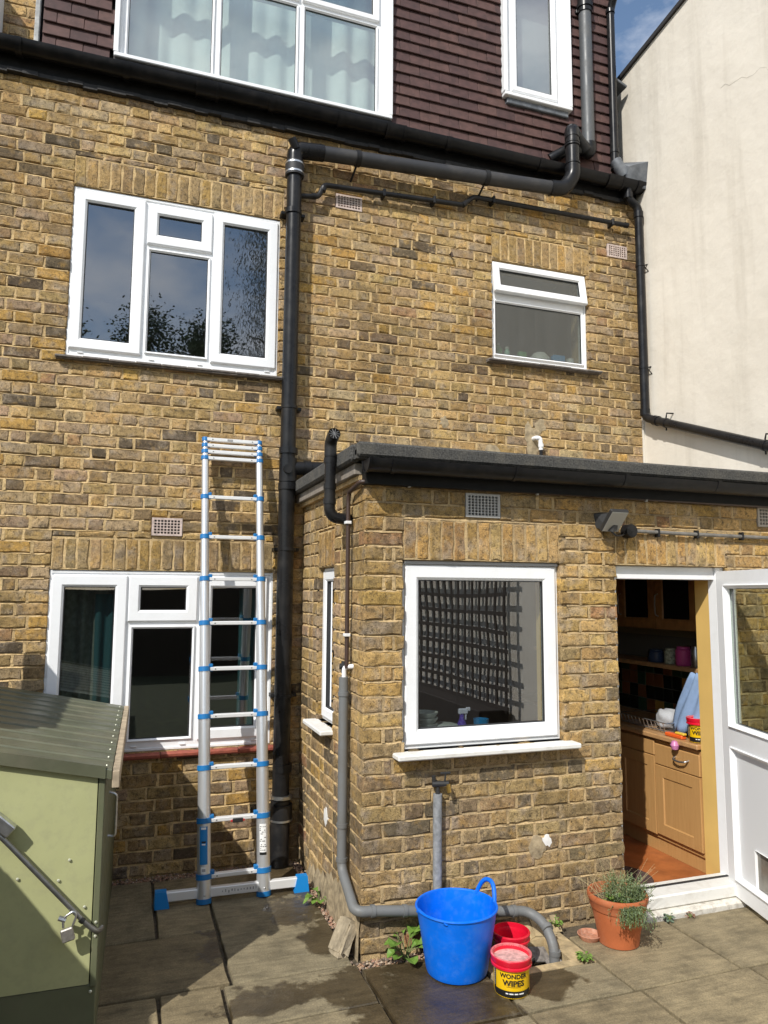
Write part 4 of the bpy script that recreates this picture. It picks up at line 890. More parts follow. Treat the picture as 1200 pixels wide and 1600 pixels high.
for i in range(60):
    x = -2.5+5.33*i/60; sf.box(x, x+5.33/60, -.03-R.uniform(0, .012), .0055, 4.992-R.uniform(0, .014), 5.014)
sf.build('bitumen_edge', mat('bitumen', (.016, .015, .014), .7, var=.4, vscale=40, bmp=1, bscale=60), mg)
eg = thing('extension_gutter', (0, -D-.1, 2.35), 'black half round gutter along the front of the kitchen extension roof', 'gutter')
half_round(-.03, 2.83, -D-.118, 2.372, 2.366, .060, BLACKG, 'channel', eg); half_round(-.036, -.022, -D-.118, 2.374, 2.374, .066, BLACKG, 'stop_end', eg)
e = MB(); e.lathe([(0, 0), (.064, 0), (.064, .005), (0, .005)], (0, 0, 0), 24, math.pi, 2*math.pi); e.M = Matrix.Translation((-.03, -D-.118, 2.372)) @ Matrix(((0, 0, 1, 0), (1, 0, 0, 0), (0, 1, 0, 0), (0, 0, 0, 1))); e.build('stop_end_plate', BLACKG, eg, norm=True)
for x in (.10, .78, 1.46, 2.1): half_round(x-.012, x+.012, -D-.118, 2.3735, 2.3735, .066, BLACKG, 'bracket', eg)

def collar(parent, m, p, d, r, l, name='collar'):
    p = Vector(p); d = Vector(d).normalized()*l/2; b = MB(); b.tube([p-d, p-d*.9, p+d*.9, p+d], r, 20); return b.build(name, m, parent, True)
st = thing('soil_stack', (-.12, -.10, 0), 'tall thick black soil pipe rising up the house wall beside the ladder', 'pipe')
SX, SY = -.125, -.085
b = MB(); b.tube([(SX-.012, SY, 0.0), (SX-.012, SY, .40)], .062, 22); b.build('iron_base', IRON, st, True)
b = MB(); b.tube([(SX-.012, SY, .40), (SX-.01, SY, 2.43)], .054, 24); b.build('lower_pipe', BLACKP, st, True)
b = MB(); b.tube([(SX-.01, SY, 2.43), (SX, SY, 4.62)], .052, 24); b.build('upper_pipe', BLACKP, st, True)
for zz, r, l, m in ((.33, .070, .09, IRON), (.42, .068, .02, STEEL), (.28, .072, .012, STEEL), (.60, .062, .05, BLACKP), (1.05, .058, .02, BLACKP), (2.0, .062, .02, BLACKP), (2.42, .064, .045, BLACKP), (2.53, .060, .16, BLACKP), (2.66, .064, .04, BLACKP), (2.96, .058, .02, BLACKP), (4.35, .060, .035, BLACKP)): collar(st, m, (SX-.005, SY, zz), (0, 0, 1), r, l, 'collar' if m is not STEEL else 'clamp')
for zz in (1.05, 2.0, 2.96, 4.35):
    k = MB(); k.box(SX-.085, SX+.085, SY+.02, .012, zz-.012, zz+.012, .003); k.build('bracket', BLACKP, st)
collar(st, SEAL, (SX, SY, 4.665), (0, 0, 1), .066, .10, 'coupling'); collar(st, STEEL, (SX, SY, 4.635), (0, 0, 1), .0675, .012, 'clamp'); collar(st, STEEL, (SX, SY, 4.70), (0, 0, 1), .0675, .012, 'clamp')
b = MB(); b.tube([(SX-.02, SY-.055, 2.53), (SX-.02, SY-.075, 2.53)], .03, 16); b.build('access_cap', BLACKP, st, True)
# elbow at its top and the long horizontal run
hz_ = thing('horizontal_soil_pipe', (1, -.1, 4.85), 'thick black pipe running level below the gutter from the soil stack', 'pipe')
RB = .056
P_ = bend([(SX, SY, 4.70), (SX, SY, 4.815), (0.05, SY-.01, 4.825)], .09, 8); b = MB(); b.tube(P_, .058, 20); b.build('elbow', BLACKP, hz_, True)
b = MB(); b.tube([(SX, SY-.04, 4.80), (SX-.035, SY-.055, 4.86)], .03, 14); b.build('access_cap', BLACKP, hz_, True)
b = MB(); b.tube([(.03, SY-.01, 4.824), (1.93, -.14, 4.905)], .052, 22); b.build('run', mat('satin_black', (.03, .03, .032), .45, dirt=.6, dscale=5, dcol=(.075, .07, .065)), hz_, True)
for x in (.06, .33, 1.35): collar(hz_, BLACKP, (x, SY-.01-.045*(x-.03)/1.9, 4.824+.0425*(x-.03)), (1.9, 0, .08), .058, .035)
for x in (.33, 1.35): k = MB(); k.tube([(x, -.10, 4.79+.04*x), (x-.02, .01, 4.70+.04*x)], .008, 8); k.build('bracket', BLACKP, hz_)
b = MB(); b.tube(bend([(1.91, -.14, 4.904), (2.03, -.15, 4.91), (2.10, -.17, 5.02), (2.10, -.17, 5.10)], .09, 8), .060, 22); b.build('elbow', BLACKP, hz_, True)
b = MB(); b.tube([(2.10, -.17, 5.08), (2.105, -.165, 5.36)], .053, 22); b.build('riser', BLACKP, hz_, True)
for zz in (5.10, 5.125, 5.28, 5.30): collar(hz_, BLACKP, (2.102, -.168, zz), (0, 0, 1), .060, .014)
b = MB(); b.tube(bend([(2.105, -.165, 5.34), (2.11, -.15, 5.43), (2.19, -.07, 5.44), (2.30, -.055, 5.34)], .05, 8), .058, 22); b.build('bend', BLACKP, hz_, True)
b = MB(); b.tube(bend([(2.24, -.05, 5.41), (2.345, -.05, 5.33), (2.345, -.05, 5.42)], .05, 6), .057, 20); b.build('branch', BLACKP, hz_, True)
b = MB(); b.tube([(2.0, .0, 5.24), (2.12, -.06, 5.31), (2.24, -.05, 5.34)], .045, 18); b.build('branch_socket', BLACKP, hz_, True)
gp = thing('grey_soil_pipe', (2.34, -.05, 5.4), 'thick grey soil pipe on the dormer tiles between small window and downpipe', 'pipe')
b = MB(); b.tube([(2.345, -.045, 5.40), (2.345, -.04, 6.62)], .052, 24); b.build('pipe', DGREYP, gp, True)
b = MB(); b.tube([(2.345, -.04, 6.60), (2.345, -.04, 7.3)], .060, 22); b.build('upper_pipe', BLACKP, gp, True)
collar(gp, BLACKP, (2.345, -.04, 6.66), (0, 0, 1), .068, .04); k = MB(); k.box(2.27, 2.42, -.03, .02, 6.60, 6.63, .003); k.build('bracket', BLACKP, gp)
dp = thing('dormer_downpipe', (2.61, -.03, 5.3), 'thin black downpipe at the edge of the dormer tiles with lead shoe', 'pipe')
b = MB(); b.tube(bend([(2.61, -.03, 5.26), (2.615, -.025, 6.72), (2.615, -.12, 6.86), (2.615, -.12, 7.3)], .06, 5), .034, 18); b.build('pipe', BLACKP, dp, True)
for zz in (5.42, 6.70): collar(dp, BLACKP, (2.611, -.029, zz), (0, 0, 1), .039, .03)
b = MB(); b.tube([(2.612, -.04, 5.33), (2.635, -.055, 5.27), (2.68, -.06, 5.20)], .05, 14); b.build('lead_shoe', LEAD, dp, True)
# small waste pipe under the soil run
wp = thing('small_waste_pipe', (1, -.04, 4.7), 'thin black waste pipe below the thick pipe running across the house wall', 'pipe')
b = MB(); b.tube(bend([(SX+.04, -.06, 4.495), (.055, -.06, 4.515), (.095, -.055, 4.615), (1.19, -.05, 4.672), (1.28, -.05, 4.755), (2.70, -.05, 4.775)], .03, 5), .0185, 14); b.build('pipe', BLACKP, wp, True)
for p, d in (((0.02, -.06, 4.512), (1, 0, .1)), ((.09, -.055, 4.58), (.3, 0, 1)), ((1.20, -.05, 4.68), (1, 0, .9)), ((2.69, -.05, 4.775), (1, 0, 0))): collar(wp, BLACKP, p, d, .0225, .03)
for x, zz in ((.55, 4.640), (.95, 4.66), (1.45, 4.757), (2.55, 4.772)): k = MB(); k.box(x-.01, x+.01, -.075, .005, zz-.028, zz+.028, .003); k.build('clip', BLACKP, wp)
# downpipe in the corner, then across the rendered wall
cd = thing('corner_downpipe', (2.78, -.1, 3), 'black downpipe in the corner of the brick wall then slanting across the cream wall', 'pipe')
b = MB(); b.tube(bend([(2.70, -.075, 5.08), (2.70, -.075, 4.99), (2.785, -.09, 4.93), (2.785, -.09, 3.14), (2.785, -.20, 3.09), (2.785, -1.9, 2.44)], .05, 6), .034, 18); b.build('pipe', BLACKP, cd, True)
for p, d in (((2.70, -.075, 5.02), (0, 0, 1)), ((2.785, -.09, 4.86), (0, 0, 1)), ((2.785, -.09, 3.18), (0, 0, 1)), ((2.785, -.22, 3.083), (0, 1.7, .65))): collar(cd, BLACKP, p, d, .040, .05)
for zz in (4.42, 3.55):
    collar(cd, BLACKP, (2.785, -.09, zz), (0, 0, 1), .038, .022, 'bracket_band'); k = MB(); k.tube([(2.80, -.09, zz), (2.845, -.115, zz+.01)], .006, 8); k.tube([(2.80, -.11, zz), (2.845, -.125, zz-.06)], .004, 6); k.build('bracket', BLACKP, cd)
for y in (-.33, -1.25):
    zz = 3.09+(y+.20)*.382; collar(cd, BLACKP, (2.785, y, zz), (0, 1.7, .65), .038, .022, 'bracket_band'); k = MB(); k.tube([(2.785, y, zz+.04), (2.785, y-.01, zz+.075), (2.845, y-.02, zz+.075)], .006, 8); k.build('bracket', BLACKP, cd); k = MB(); k.tube([(2.785, y, zz-.03), (2.785, y, zz-.06)], .006, 8); k.build('bracket_bolt', BLACKP, cd)
# branch from the stack to the extension roof, vent pipe
br = thing('branch_pipe', (0, -.09, 2.53), 'short level black branch pipe leaving the soil stack above the side wall', 'pipe')
b = MB(); b.tube([(SX, SY, 2.545), (.30, SY, 2.565)], .046, 20); b.build('pipe', BLACKP, br, True); collar(br, BLACKP, (.0, SY, 2.551), (1, 0, 0), .054, .045)
vp = thing('vent_pipe', (-.115, -1.14, 2.1), 'upright black vent pipe with grilled top at the corner of the extension roof', 'pipe')
VX, VY = -.118, -1.13
b = MB(); b.tube(bend([(.01, VY, 2.105), (VX, VY, 2.115), (VX, VY-.005, 2.46)], .055, 8), .030, 18); b.build('pipe', BLACKP, vp, True)
dv = (CAM-Vector((VX, VY, 2.5))); dv = Vector((dv.x*.3+.35, dv.y, 0)).normalized()
e1 = Vector((VX, VY-.005, 2.525)); e2 = e1+dv*.075+Vector((0, 0, .028))
b = MB(); b.tube(bend([(VX, VY-.005, 2.44), e1, e2], .04, 8), .033, 18, cap=False); b.build('top_bend', BLACKP, vp, True)
for zz in (2.20, 2.28, 2.42): collar(vp, BLACKP, (VX, VY, zz), (0, 0, 1), .0345, .03)
ax = (e2-e1).normalized(); sd2 = ax.cross(Vector((0, 0, 1))).normalized(); u_ = sd2.cross(ax)
gr = MB(); c0 = e2-ax*.004
gr.add([c0+(sd2*math.cos(a*.3927)+u_*math.sin(a*.3927))*.031-ax*.012 for a in range(16)], [tuple(range(16))]); gr.build('vent_hollow', mat('duct_dark'), vp)
for a in range(5):
    q = sd2*math.cos(a*.628)+u_*math.sin(a*.628); g_ = MB(); g_.tube([c0-q*.031, c0+q*.031], .0022, 6); g_.build('grille_bar', mat('grille_grey', (.12, .12, .12), .5), vp)
# overflow pipe under the gutter and down the side wall
ov = thing('overflow_pipe', (-.03, -1.19, 1.3), 'thin brown overflow pipe under the eaves and down the extension corner', 'pipe')
b = MB(); b.tube(bend([(2.82, -D-.022, 2.262), (.02, -D-.022, 2.275), (-.028, -D-.01, 2.275), (-.030, -1.20, 2.245), (-.030, -1.185, 2.20), (-.030, -1.185, 1.33)], .02, 4), .0115, 12); b.build('pipe', BROWNP, ov, True)
for p in ((.23, -D-.036, 2.274), (.98, -D-.036, 2.271), (1.7, -D-.036, 2.268)): k = MB(); k.box(p[0]-.006, p[0]+.006, p[1], p[1]+.02, p[2]-.018, p[2]+.018, .002); k.build('clip', mat('clip_grey', (.4, .4, .39), .5), ov)
for zz in (2.085, 1.50): k = MB(); k.box(-.047, -.016, -1.204, -1.166, zz-.008, zz+.008, .002); k.build('clip', WPL, ov)
gw = thing('grey_waste_pipe', (-.05, -1.17, .3), 'grey waste pipe down the extension corner and along the wall to the gully', 'pipe')
b = MB(); b.tube(bend([(-.042, -1.175, 1.285), (-.042, -1.175, .34), (-.045, -1.40, .235), (-.02, -1.425, .228), (.06, -1.425, .222), (.86, -1.445, .125), (.90, -1.53, .10), (.90, -1.62, .03), (.895, -1.63, -.07)], .05, 6), .0245, 18); b.build('pipe', GREYP, gw, True)
for p, d in (((-.042, -1.175, 1.20), (0, 0, 1)), ((-.042, -1.175, .55), (0, 0, 1)), ((-.042, -1.175, .385), (0, 0, 1)), ((.04, -1.425, .224), (1, 0, -.1)), ((.20, -1.428, .206), (1, 0, -.1)), ((.78, -1.443, .135), (1, 0, -.1)), ((.90, -1.56, .085), (0, -1, -.5)), ((.90, -1.625, .0), (0, 0, 1))): collar(gw, GREYP, p, d, .0285, .02)
b = MB(); b.tube(bend([(-.040, -1.175, 1.28), (-.040, -1.175, 1.335), (.01, -1.20, 1.34)], .018, 4), .0125, 12); b.build('white_elbow', WPL, gw, True)
b = MB(); b.tube([(-.005, -1.13, 1.33), (-.05, -1.125, 1.335)], .016, 10); b.tube([(-.03, -1.125, 1.30), (-.03, -1.125, 1.36)], .012, 8); b.build('stop_cock', mat('valve_black', (.03, .03, .03), .5), gw)
w2 = thing('gully_waste_end', (.78, -1.58, 0), 'short open black pipe end lying in the drain gully beside the red tub', 'pipe')
b = MB(); b.tube([(.66, -1.46, .05), (.72, -1.52, .02), (.775, -1.62, -.03)], .026, 16); b.build('pipe', mat('dirty_grey', (.09, .088, .08), .7, var=.4, vscale=30), w2, True)
b = MB(); b.tube([(.775, -1.619, -.0295), (.777, -1.624, -.032)], .020, 16); b.build('mouth', mat('duct_dark'), w2)
# white overflow elbow on the main wall above the roof
we = thing('white_overflow', (1.84, -.04, 2.87), 'small white plastic overflow elbow on the brick wall above the extension roof', 'pipe')
b = MB(); b.tube(bend([(1.80, .01, 2.905), (1.80, -.05, 2.905), (1.83, -.055, 2.90), (1.835, -.055, 2.81)], .022, 5), .017, 14); b.build('elbow', WPL, we, True); collar(we, WPL, (1.835, -.055, 2.845), (0, 0, 1), .021, .025); b = MB(); b.tube([(1.835, -.055, 2.825), (1.835, -.055, 2.42)], .014, 10); b.build('tail', BLACKP, we, True)
# garden tap with lagged pipe
tp = thing('garden_tap', (.385, -1.42, .75), 'black outdoor tap with brass spout on the wall below the kitchen window', 'tap')
TX, TY = .385, -D-.025
b = MB(); b.tube(bend([(TX, TY, .60), (TX, TY, .745), (TX, TY-.0, .775)], .01, 3), .011, 12); b.tube([(TX-.03, TY, .775), (TX+.05, TY-.02, .775)], .014, 12); b.tube([(TX+.0, TY+.035, .775), (TX+.0, TY, .775)], .012, 12); b.build('valve_body', mat('valve_black'), tp, True)
b = MB(); b.tube([(TX+.045, TY-.025, .775), (TX+.05, TY-.03, .735)], .011, 12); b.build('spout', mat('brass', (.55, .36, .10), .35, .9), tp, True)
b = MB(); b.tube([(TX+.03, TY-.02, .785), (TX+.034, TY-.022, .825)], .005, 8); b.box(TX+.005, TX+.06, TY-.028, TY-.016, .822, .834, .003); b.tube([(TX-.02, TY, .78), (TX-.024, TY-.006, .815)], .010, 10); b.build('handle', mat('valve_black'), tp)
lg = MB(); lg.tube([(TX-.004, TY, .02), (TX-.002, TY, .60), (TX, TY, .725)], .0225, 16); tag(lg.build('lagged_pipe', FOAM, None, True), 'straight grey foam lagged water pipe rising from behind the blue bucket to the tap', 'pipe')
# flood light and cable conduit over the door
fl_ = thing('flood_light', (1.44, -D-.06, 2.12), 'tilted silver flood light above the kitchen door on black bracket', 'flood light')
FM = Matrix.Translation((1.425, -D-.095, 2.125)) @ Matrix.Rotation(rad(45), 4, 'X')
b = MB(FM); b.box(-.058, .058, -.012, .012, -.075, .075, .004); b.build('housing', mat('lamp_black', (.03, .03, .03), .5), fl_)
b = MB(FM); b.box(-.052, .052, -.0145, -.0125, -.068, .068); b.build('lamp_glass', mat('lamp_cover', (.36, .35, .32), .35, .2), fl_)
b = MB(); b.add([(1.36, -D+.002, 2.17), (1.43, -D-.10, 2.16), (1.42, -D-.085, 2.06), (1.37, -D+.002, 2.09), (1.40, -D+.003, 2.18), (1.46, -D-.10, 2.17), (1.45, -D-.085, 2.07), (1.41, -D+.003, 2.10)], [(0, 1, 2, 3), (4, 7, 6, 5), (0, 4, 5, 1), (3, 2, 6, 7), (0, 3, 7, 4), (1, 5, 6, 2)]); b.build('bracket', mat('lamp_black'), fl_, norm=True)
b = MB(); b.tube(bend([(1.42, -D-.07, 2.07), (1.44, -D-.085, 2.04), (1.50, -D-.07, 2.045), (1.55, -D-.03, 2.07)], .03, 5), .005, 8); b.build('cable', BLACKP, fl_, True)
jb = MB(Matrix.Translation((1.575, -D-.028, 2.075)) @ Matrix.Rotation(rad(90), 4, 'X')); jb.lathe([(0, .03), (.036, .028), (.04, .02), (.04, -.028)], (0, 0, 0), 20); jb.build('junction_box', BLACKP, fl_, True)
cn_ = thing('cable_conduit', (2.1, -D-.03, 2.08), 'grey cable conduit running along the wall above the kitchen door', 'conduit')
b = MB(); b.tube([(1.60, -D-.02, 2.078), (2.0, -D-.024, 2.072), (2.82, -D-.02, 2.066)], .011, 12); b.build('tube', mat('conduit_grey', (.17, .16, .145), .6, var=.3, vscale=20), cn_, True)
for x in (1.78, 2.06, 2.4, 2.7): k = MB(); k.box(x-.007, x+.007, -D-.036, -D-.0, 2.048, 2.096, .003); k.build('clip', BLACKP, cn_)

# ------------------------------------------------------------------ telescopic ladder
ld = thing('telescopic_ladder', (-.47, -.51, 0), 'aluminium telescopic ladder with blue collars leaning against the house wall', 'ladder')
ZS = [.135, .423, .704, .987, 1.258, 1.528, 1.797, 2.061, 2.318, 2.577, 2.621, 2.663, 2.704]
def lpt(side, z):
    t = z/2.75; xl = -.643+t*(-.676+.643); xr = -.310+t*(-.326+.310); return Vector(((xl, xr)[side], -.515+t*.455, z))
rs = [.040-.0020*i for i in range(14)]
for side in (0, 1):
    zs = [.012]+ZS
    for i in range(len(zs)-1):
        b = MB(); b.tube([lpt(side, zs[i]), lpt(side, zs[i+1])], rs[i], 24); b.build('stile', ALU, ld, True)
    for i, zz in enumerate(ZS):
        p = lpt(side, zz); d = lpt(side, zz+.1)-p; hh = .028 if i < 9 else .024
        b = MB(); dn = d.normalized()*hh/2; b.tube([p-dn, p-dn*.8, p+dn*.8, p+dn], rs[i]+.0045, 22); b.build('collar', BLUE, ld, True)
        k = MB(); s = 1 if side == 0 else -1; x0 = p.x+s*rs[i]*.8; x1 = p.x+s*(rs[i]+.016); k.box(min(x0, x1), max(x0, x1), p.y-.016, p.y+.016, zz-hh*.5, zz+hh*.5+(.016 if i < 9 else 0), .003); k.build('latch', BLUE, ld)
    b = MB(); p = lpt(side, .012); d = (lpt(side, 1)-lpt(side, 0)).normalized(); b.tube([p-d*.012, p+d*.014], rs[0]+.002, 24); b.build('end_cap', BLUE, ld, True)
    b = MB(); q = lpt(side, .05); b.lathe([(0, .003), (.004, .002), (.006, 0)], (0, 0, 0), 10); b.M = Matrix.Translation(q+Vector((0, -.0405, 0))) @ Matrix.Rotation(rad(90), 4, 'X'); b.build('bolt', STEEL, ld)
for i, zz in enumerate(ZS):
    a, c = lpt(0, zz), lpt(1, zz); b = MB(); w = .016 if i < 9 else .013
    b.box(a.x+rs[i]*.5, c.x-rs[i]*.5, a.y-.018, a.y+.018, zz-.011, zz+.011, .003); o = b.build('rung', ALU2, ld)
    if i == 1: k = MB(); k.box(-.49, -.43, a.y-.026, a.y-.005, zz-.022, zz+.002, .004); k.build('lock_block', mat('block_black', (.02, .02, .02), .5), o); k = MB(); k.box(-.50, -.42, a.y-.022, a.y-.008, zz-.018, zz-.006, .002); k.build('lock_pin', mat('pin_red', (.5, .03, .03), .4), o)
    for sx in (a.x+rs[i]+.03, c.x-rs[i]-.03): k = MB(); k.box(sx-.004, sx+.004, a.y-.0195, a.y-.018, zz-.003, zz+.003); k.build('rivet', mat('rivet_grey', (.2, .2, .2), .5), o)
k = MB(); a = lpt(0, 2.704); k.box(-.535, -.50, a.y-.0195, a.y-.018, 2.698, 2.711); k.build('rung_sticker', mat('sticker_grey', (.3, .3, .3), .6), ld)
bar = MB(Matrix.Translation((-.475, -.505, 0)) @ Matrix.Rotation(rad(-1.5), 4, 'Z')); bar.box(-.405, .39, -.018, .018, .028, .078, .004); bo = bar.build('stabiliser_bar', ALU2, ld)
for i in range(13):
    k = MB(bar.M); x = -.07+.017*i; k.box(x, x+R.uniform(.003, .009), -.0192, -.018, .042+R.uniform(0, .01), .056+R.uniform(0, .01)); k.build('safety_symbol', mat('print_grey', (.35, .35, .36), .6), bo)
for x in (-.40, .385):
    s = 1 if x > 0 else -1; k = MB(bar.M)
    vs = [(x-.03, -.026, .085), (x+.03, -.026, .085), (x+.03, .026, .085), (x-.03, .026, .085), (x-.03-(.018 if s > 0 else .0), -.034, 0), (x+.03+(.018 if s < 0 else .008), -.034, 0), (x+.03+(.018 if s < 0 else .008), .034, 0), (x-.03-(.018 if s > 0 else .008), .034, 0)]
    k.add(vs, [(0, 1, 2, 3), (7, 6, 5, 4), (4, 5, 1, 0), (5, 6, 2, 1), (6, 7, 3, 2), (7, 4, 0, 3)]); k.build('foot', mat('foot_blue', (.008, .22, .60), .4), bo, norm=True)
def stile_label(side, z0, z1, w, m, name, off=.0012):
    vs = []; n = 8; base = math.atan2(-1, -.15 if side == 0 else -.2)
    for zz in (z0, z1):
        p = lpt(side, zz); 
        for i in range(n+1): a = base+w*(i/n-.5); rr = rs[0 if zz < .12 else 1]+off; vs.append((p.x+rr*math.cos(a), p.y+rr*math.sin(a), zz))
    b = MB(); b.add(vs, [(i, i+1, n+1+i+1, n+1+i) for i in range(n)]); return b.build(name, m, ld, True)
stile_label(0, .205, .400, 1.15, mat('label_blue', (.01, .20, .50), .4), 'blue_label'); stile_label(0, .385, .397, .7, TWHT, 'label_mark', .002); stile_label(0, .315, .325, .6, TBLK, 'label_mark', .002); stile_label(0, .305, .312, .5, TWHT, 'label_mark', .002)
stile_label(0, .160, .195, .8, TWHT, 'white_label'); stile_label(0, .170, .184, .5, mat('print_grey'), 'label_mark', .002)
stile_label(1, .23, .385, 1.0, TWHT, 'white_label'); stile_label(1, .222, .236, 1.0, TBLK, 'label_mark', .002)
for i in range(14):
    zz = .245+.0095*i
    for w0 in (-.3, 0, .28):
        if R.random() < .65:
            p = lpt(1, zz); a = math.atan2(-1, -.2)+w0+R.uniform(-.08, .08); rr = rs[1]+.0022; da = R.uniform(.05, .14)
            b = MB(); b.add([(p.x+rr*math.cos(a-da), p.y+rr*math.sin(a-da), zz), (p.x+rr*math.cos(a+da), p.y+rr*math.sin(a+da), zz), (p.x+rr*math.cos(a+da), p.y+rr*math.sin(a+da), zz+.004), (p.x+rr*math.cos(a-da), p.y+rr*math.sin(a-da), zz+.004)], [(0, 1, 2, 3)]); b.build('safety_symbol', TBLK, ld)

# ------------------------------------------------------------------ green metal store
GRL = mat('pale_green_metal', (.42, .43, .215), .5, var=.05, vscale=6, dirt=.28, dscale=26, dcol=(.27, .26, .16)); GRD = mat('olive_metal', (.125, .135, .075), .45, var=.1, vscale=8, dirt=.2, dscale=12, dcol=(.2, .17, .11)); GRR = mat('olive_roof', (.105, .11, .068), .36, var=.2, vscale=5, dirt=.35, dscale=4, dcol=(.19, .165, .11))
BX = Matrix.Translation((-1.165, -1.76, 0)) @ Matrix.Rotation(rad(-1.3), 4, 'Z')   # local origin: near right bottom corner; +y to the house, -x to the fence
gs = thing('metal_store', (-1.165, -1.76, 0), 'pale green metal garden store with sloping olive ribbed lid', 'garden store')
wd, lg_ = .82, 1.66; sl_ = .205
def topz(x): return 1.035-x*sl_
b = MB(BX); b.add([(-.028, 0, .255), (-wd, 0, .255), (-wd, 0, topz(-wd)-.02), (-.045, 0, topz(-.045)-.02), (-.028, 0, topz(-.045)-.045)], [(4, 3, 2, 1, 0)]); b.add([(-.028, .012, .255), (-wd, .012, .255), (-wd, .012, topz(-wd)-.02), (-.045, .012, topz(-.045)-.02), (-.028, .012, topz(-.045)-.045)], [(0, 1, 2, 3, 4)]); b.build('end_panel', GRL, gs)
b = MB(BX); b.box(-wd, -.001, .004, .03, 0, .252, .004); b.build('base_trim', GRD, gs)
b = MB(BX); b.box(-.024, .0, -.004, .03, .245, 1.018, .003); b.build('corner_post', GRD, gs)
b = MB(BX); b.box(-.012, -.002, .03, lg_, .0, 1.02); b.build('side_door', GRD, gs)
b = MB(BX); b.box(-wd, -.02, .03, lg_, .0, 1.0); b.build('inner_shell', mat('store_dark', (.02, .02, .016), .9), gs)
n = 9
lid = MB(BX); vs = []
prof = [(.022, -.02)]
K = 11; ys = []
for i in range(K):
    y0 = -.022+(lg_+.03)*i/K; w = (lg_+.03)/K; ys += [(y0, .001), (y0+.004, .007), (y0+.012, .008), (y0+.02, .0015), (y0+w*.5, .0), (y0+w-.006, .001)]
for y, dz in ys: vs += [(.022, y, topz(.022)+dz), (-wd-.02, y, topz(-wd-.02)+dz), (-wd-.02, y, topz(-wd-.02)-.03), (.022, y, topz(.022)-.03)]
m = len(ys); fs = []
for i in range(m-1):
    for k in range(4): fs.append((4*i+k, 4*i+(k+1) % 4, 4*(i+1)+(k+1) % 4, 4*(i+1)+k))
fs += [(0, 1, 2, 3), (4*m-1, 4*m-2, 4*m-3, 4*m-4)]
lid.add(vs, fs); lo2 = lid.build('lid', GRR, gs, norm=True)
b = MB(BX); b.add([(.0, -.026, topz(0)-.032), (-wd, -.026, topz(-wd)-.032), (-wd, -.026, topz(-wd)+.014), (.0, -.026, topz(0)+.014), (.0, -.0, topz(0)-.032), (-wd, -.0, topz(-wd)-.032), (-wd, -.0, topz(-wd)+.014), (0, -.0, topz(0)+.014)], [(3, 2, 1, 0), (4, 5, 6, 7), (0, 1, 5, 4), (2, 3, 7, 6), (1, 2, 6, 5), (3, 0, 4, 7)]); b.build('lid_lip', GRR, gs, norm=True)
b = MB(BX); b.box(.024, .052, -.02, lg_+.01, .965, 1.03, .003); b.build('edge_strip', mat('timber_strip', (.40, .32, .22), .8, var=.3, vscale=20), gs)
RIV = mat('rivet', (.62, .63, .5), .35, .4)
def rivet(x, y, z, nrm='y', r=.006):
    b = MB(BX @ Matrix.Translation((x, y, z)) @ (Matrix.Rotation(rad(90), 4, 'X') if nrm == 'y' else I4)); b.lathe([(0, .004), (r*.6, .0032), (r, 0)], (0, 0, 0), 10); b.build('rivet', RIV, gs, True)
for x, z in ((-.115, .74-.03), (-.15, .64), (-.055, .535), (-.012, .475), (-.012, .425), (-.02, .23), (-.02, .03), (-.29, .66)): rivet(x, -.005, z)
for i in range(K): rivet(-.0, -.022+(lg_+.03)*(i+.5)/K, topz(0)+.001, 'z', .005)
b = MB(BX); b.tube(bend([(-.002, .55, .62), (.03, .55, .615), (.03, .55, .80), (-.002, .55, .81)], .02, 4), .006, 8); b.build('side_handle', STEEL, gs, True)
lb = thing('locking_bar', (-1.3, -1.79, .6), 'bent steel locking bar running diagonally across the green store', 'bar')
b = MB(); b.tube(bend([(-1.95, -1.805, 1.27), (-1.50, -1.80, .815), (-1.20, -1.805, .48), (-1.166, -1.80, .452), (-1.155, -1.755, .449)], .03, 5), .0095, 14); b.build('rod', mat('dull_steel', (.22, .22, .21), .35, .8, var=.2, vscale=30), lb, True)
b = MB(Matrix.Translation((-1.505, -1.80, .865)) @ Matrix.Rotation(rad(42), 4, 'Y')); b.box(-.07, .035, -.016, .03, -.022, .022, .004); b.build('bracket', STEEL, lb)
b = MB(Matrix.Translation((-1.225, -1.805, .505)) @ Matrix.Rotation(rad(42), 4, 'Y')); b.tube([(-.008, 0, 0), (.008, 0, 0)], .0115, 12); b.build('tape', TBLK, lb)
pd = thing('padlock', (-1.27, -1.81, .47), 'small steel padlock hanging from the locking bar of the green store', 'padlock')
b = MB(Matrix.Translation((-1.272, -1.815, .468)) @ Matrix.Rotation(rad(-14), 4, 'Y')); b.box(-.022, .022, -.009, .009, -.027, .02, .004); b.build('body', mat('padlock_steel', (.36, .34, .31), .45, .7, var=.2, vscale=60), pd)
b = MB(); b.tube(bend([(-1.287, -1.815, .49), (-1.29, -1.815, .525), (-1.255, -1.815, .545), (-1.243, -1.815, .53), (-1.255, -1.815, .495)], .02, 4), .0045, 10); b.build('shackle', STEEL, pd, True)
b = MB(); b.tube([(-1.305, -1.81, .525), (-1.28, -1.812, .515)], .010, 8); b.build('eyelet', STEEL, pd, True)

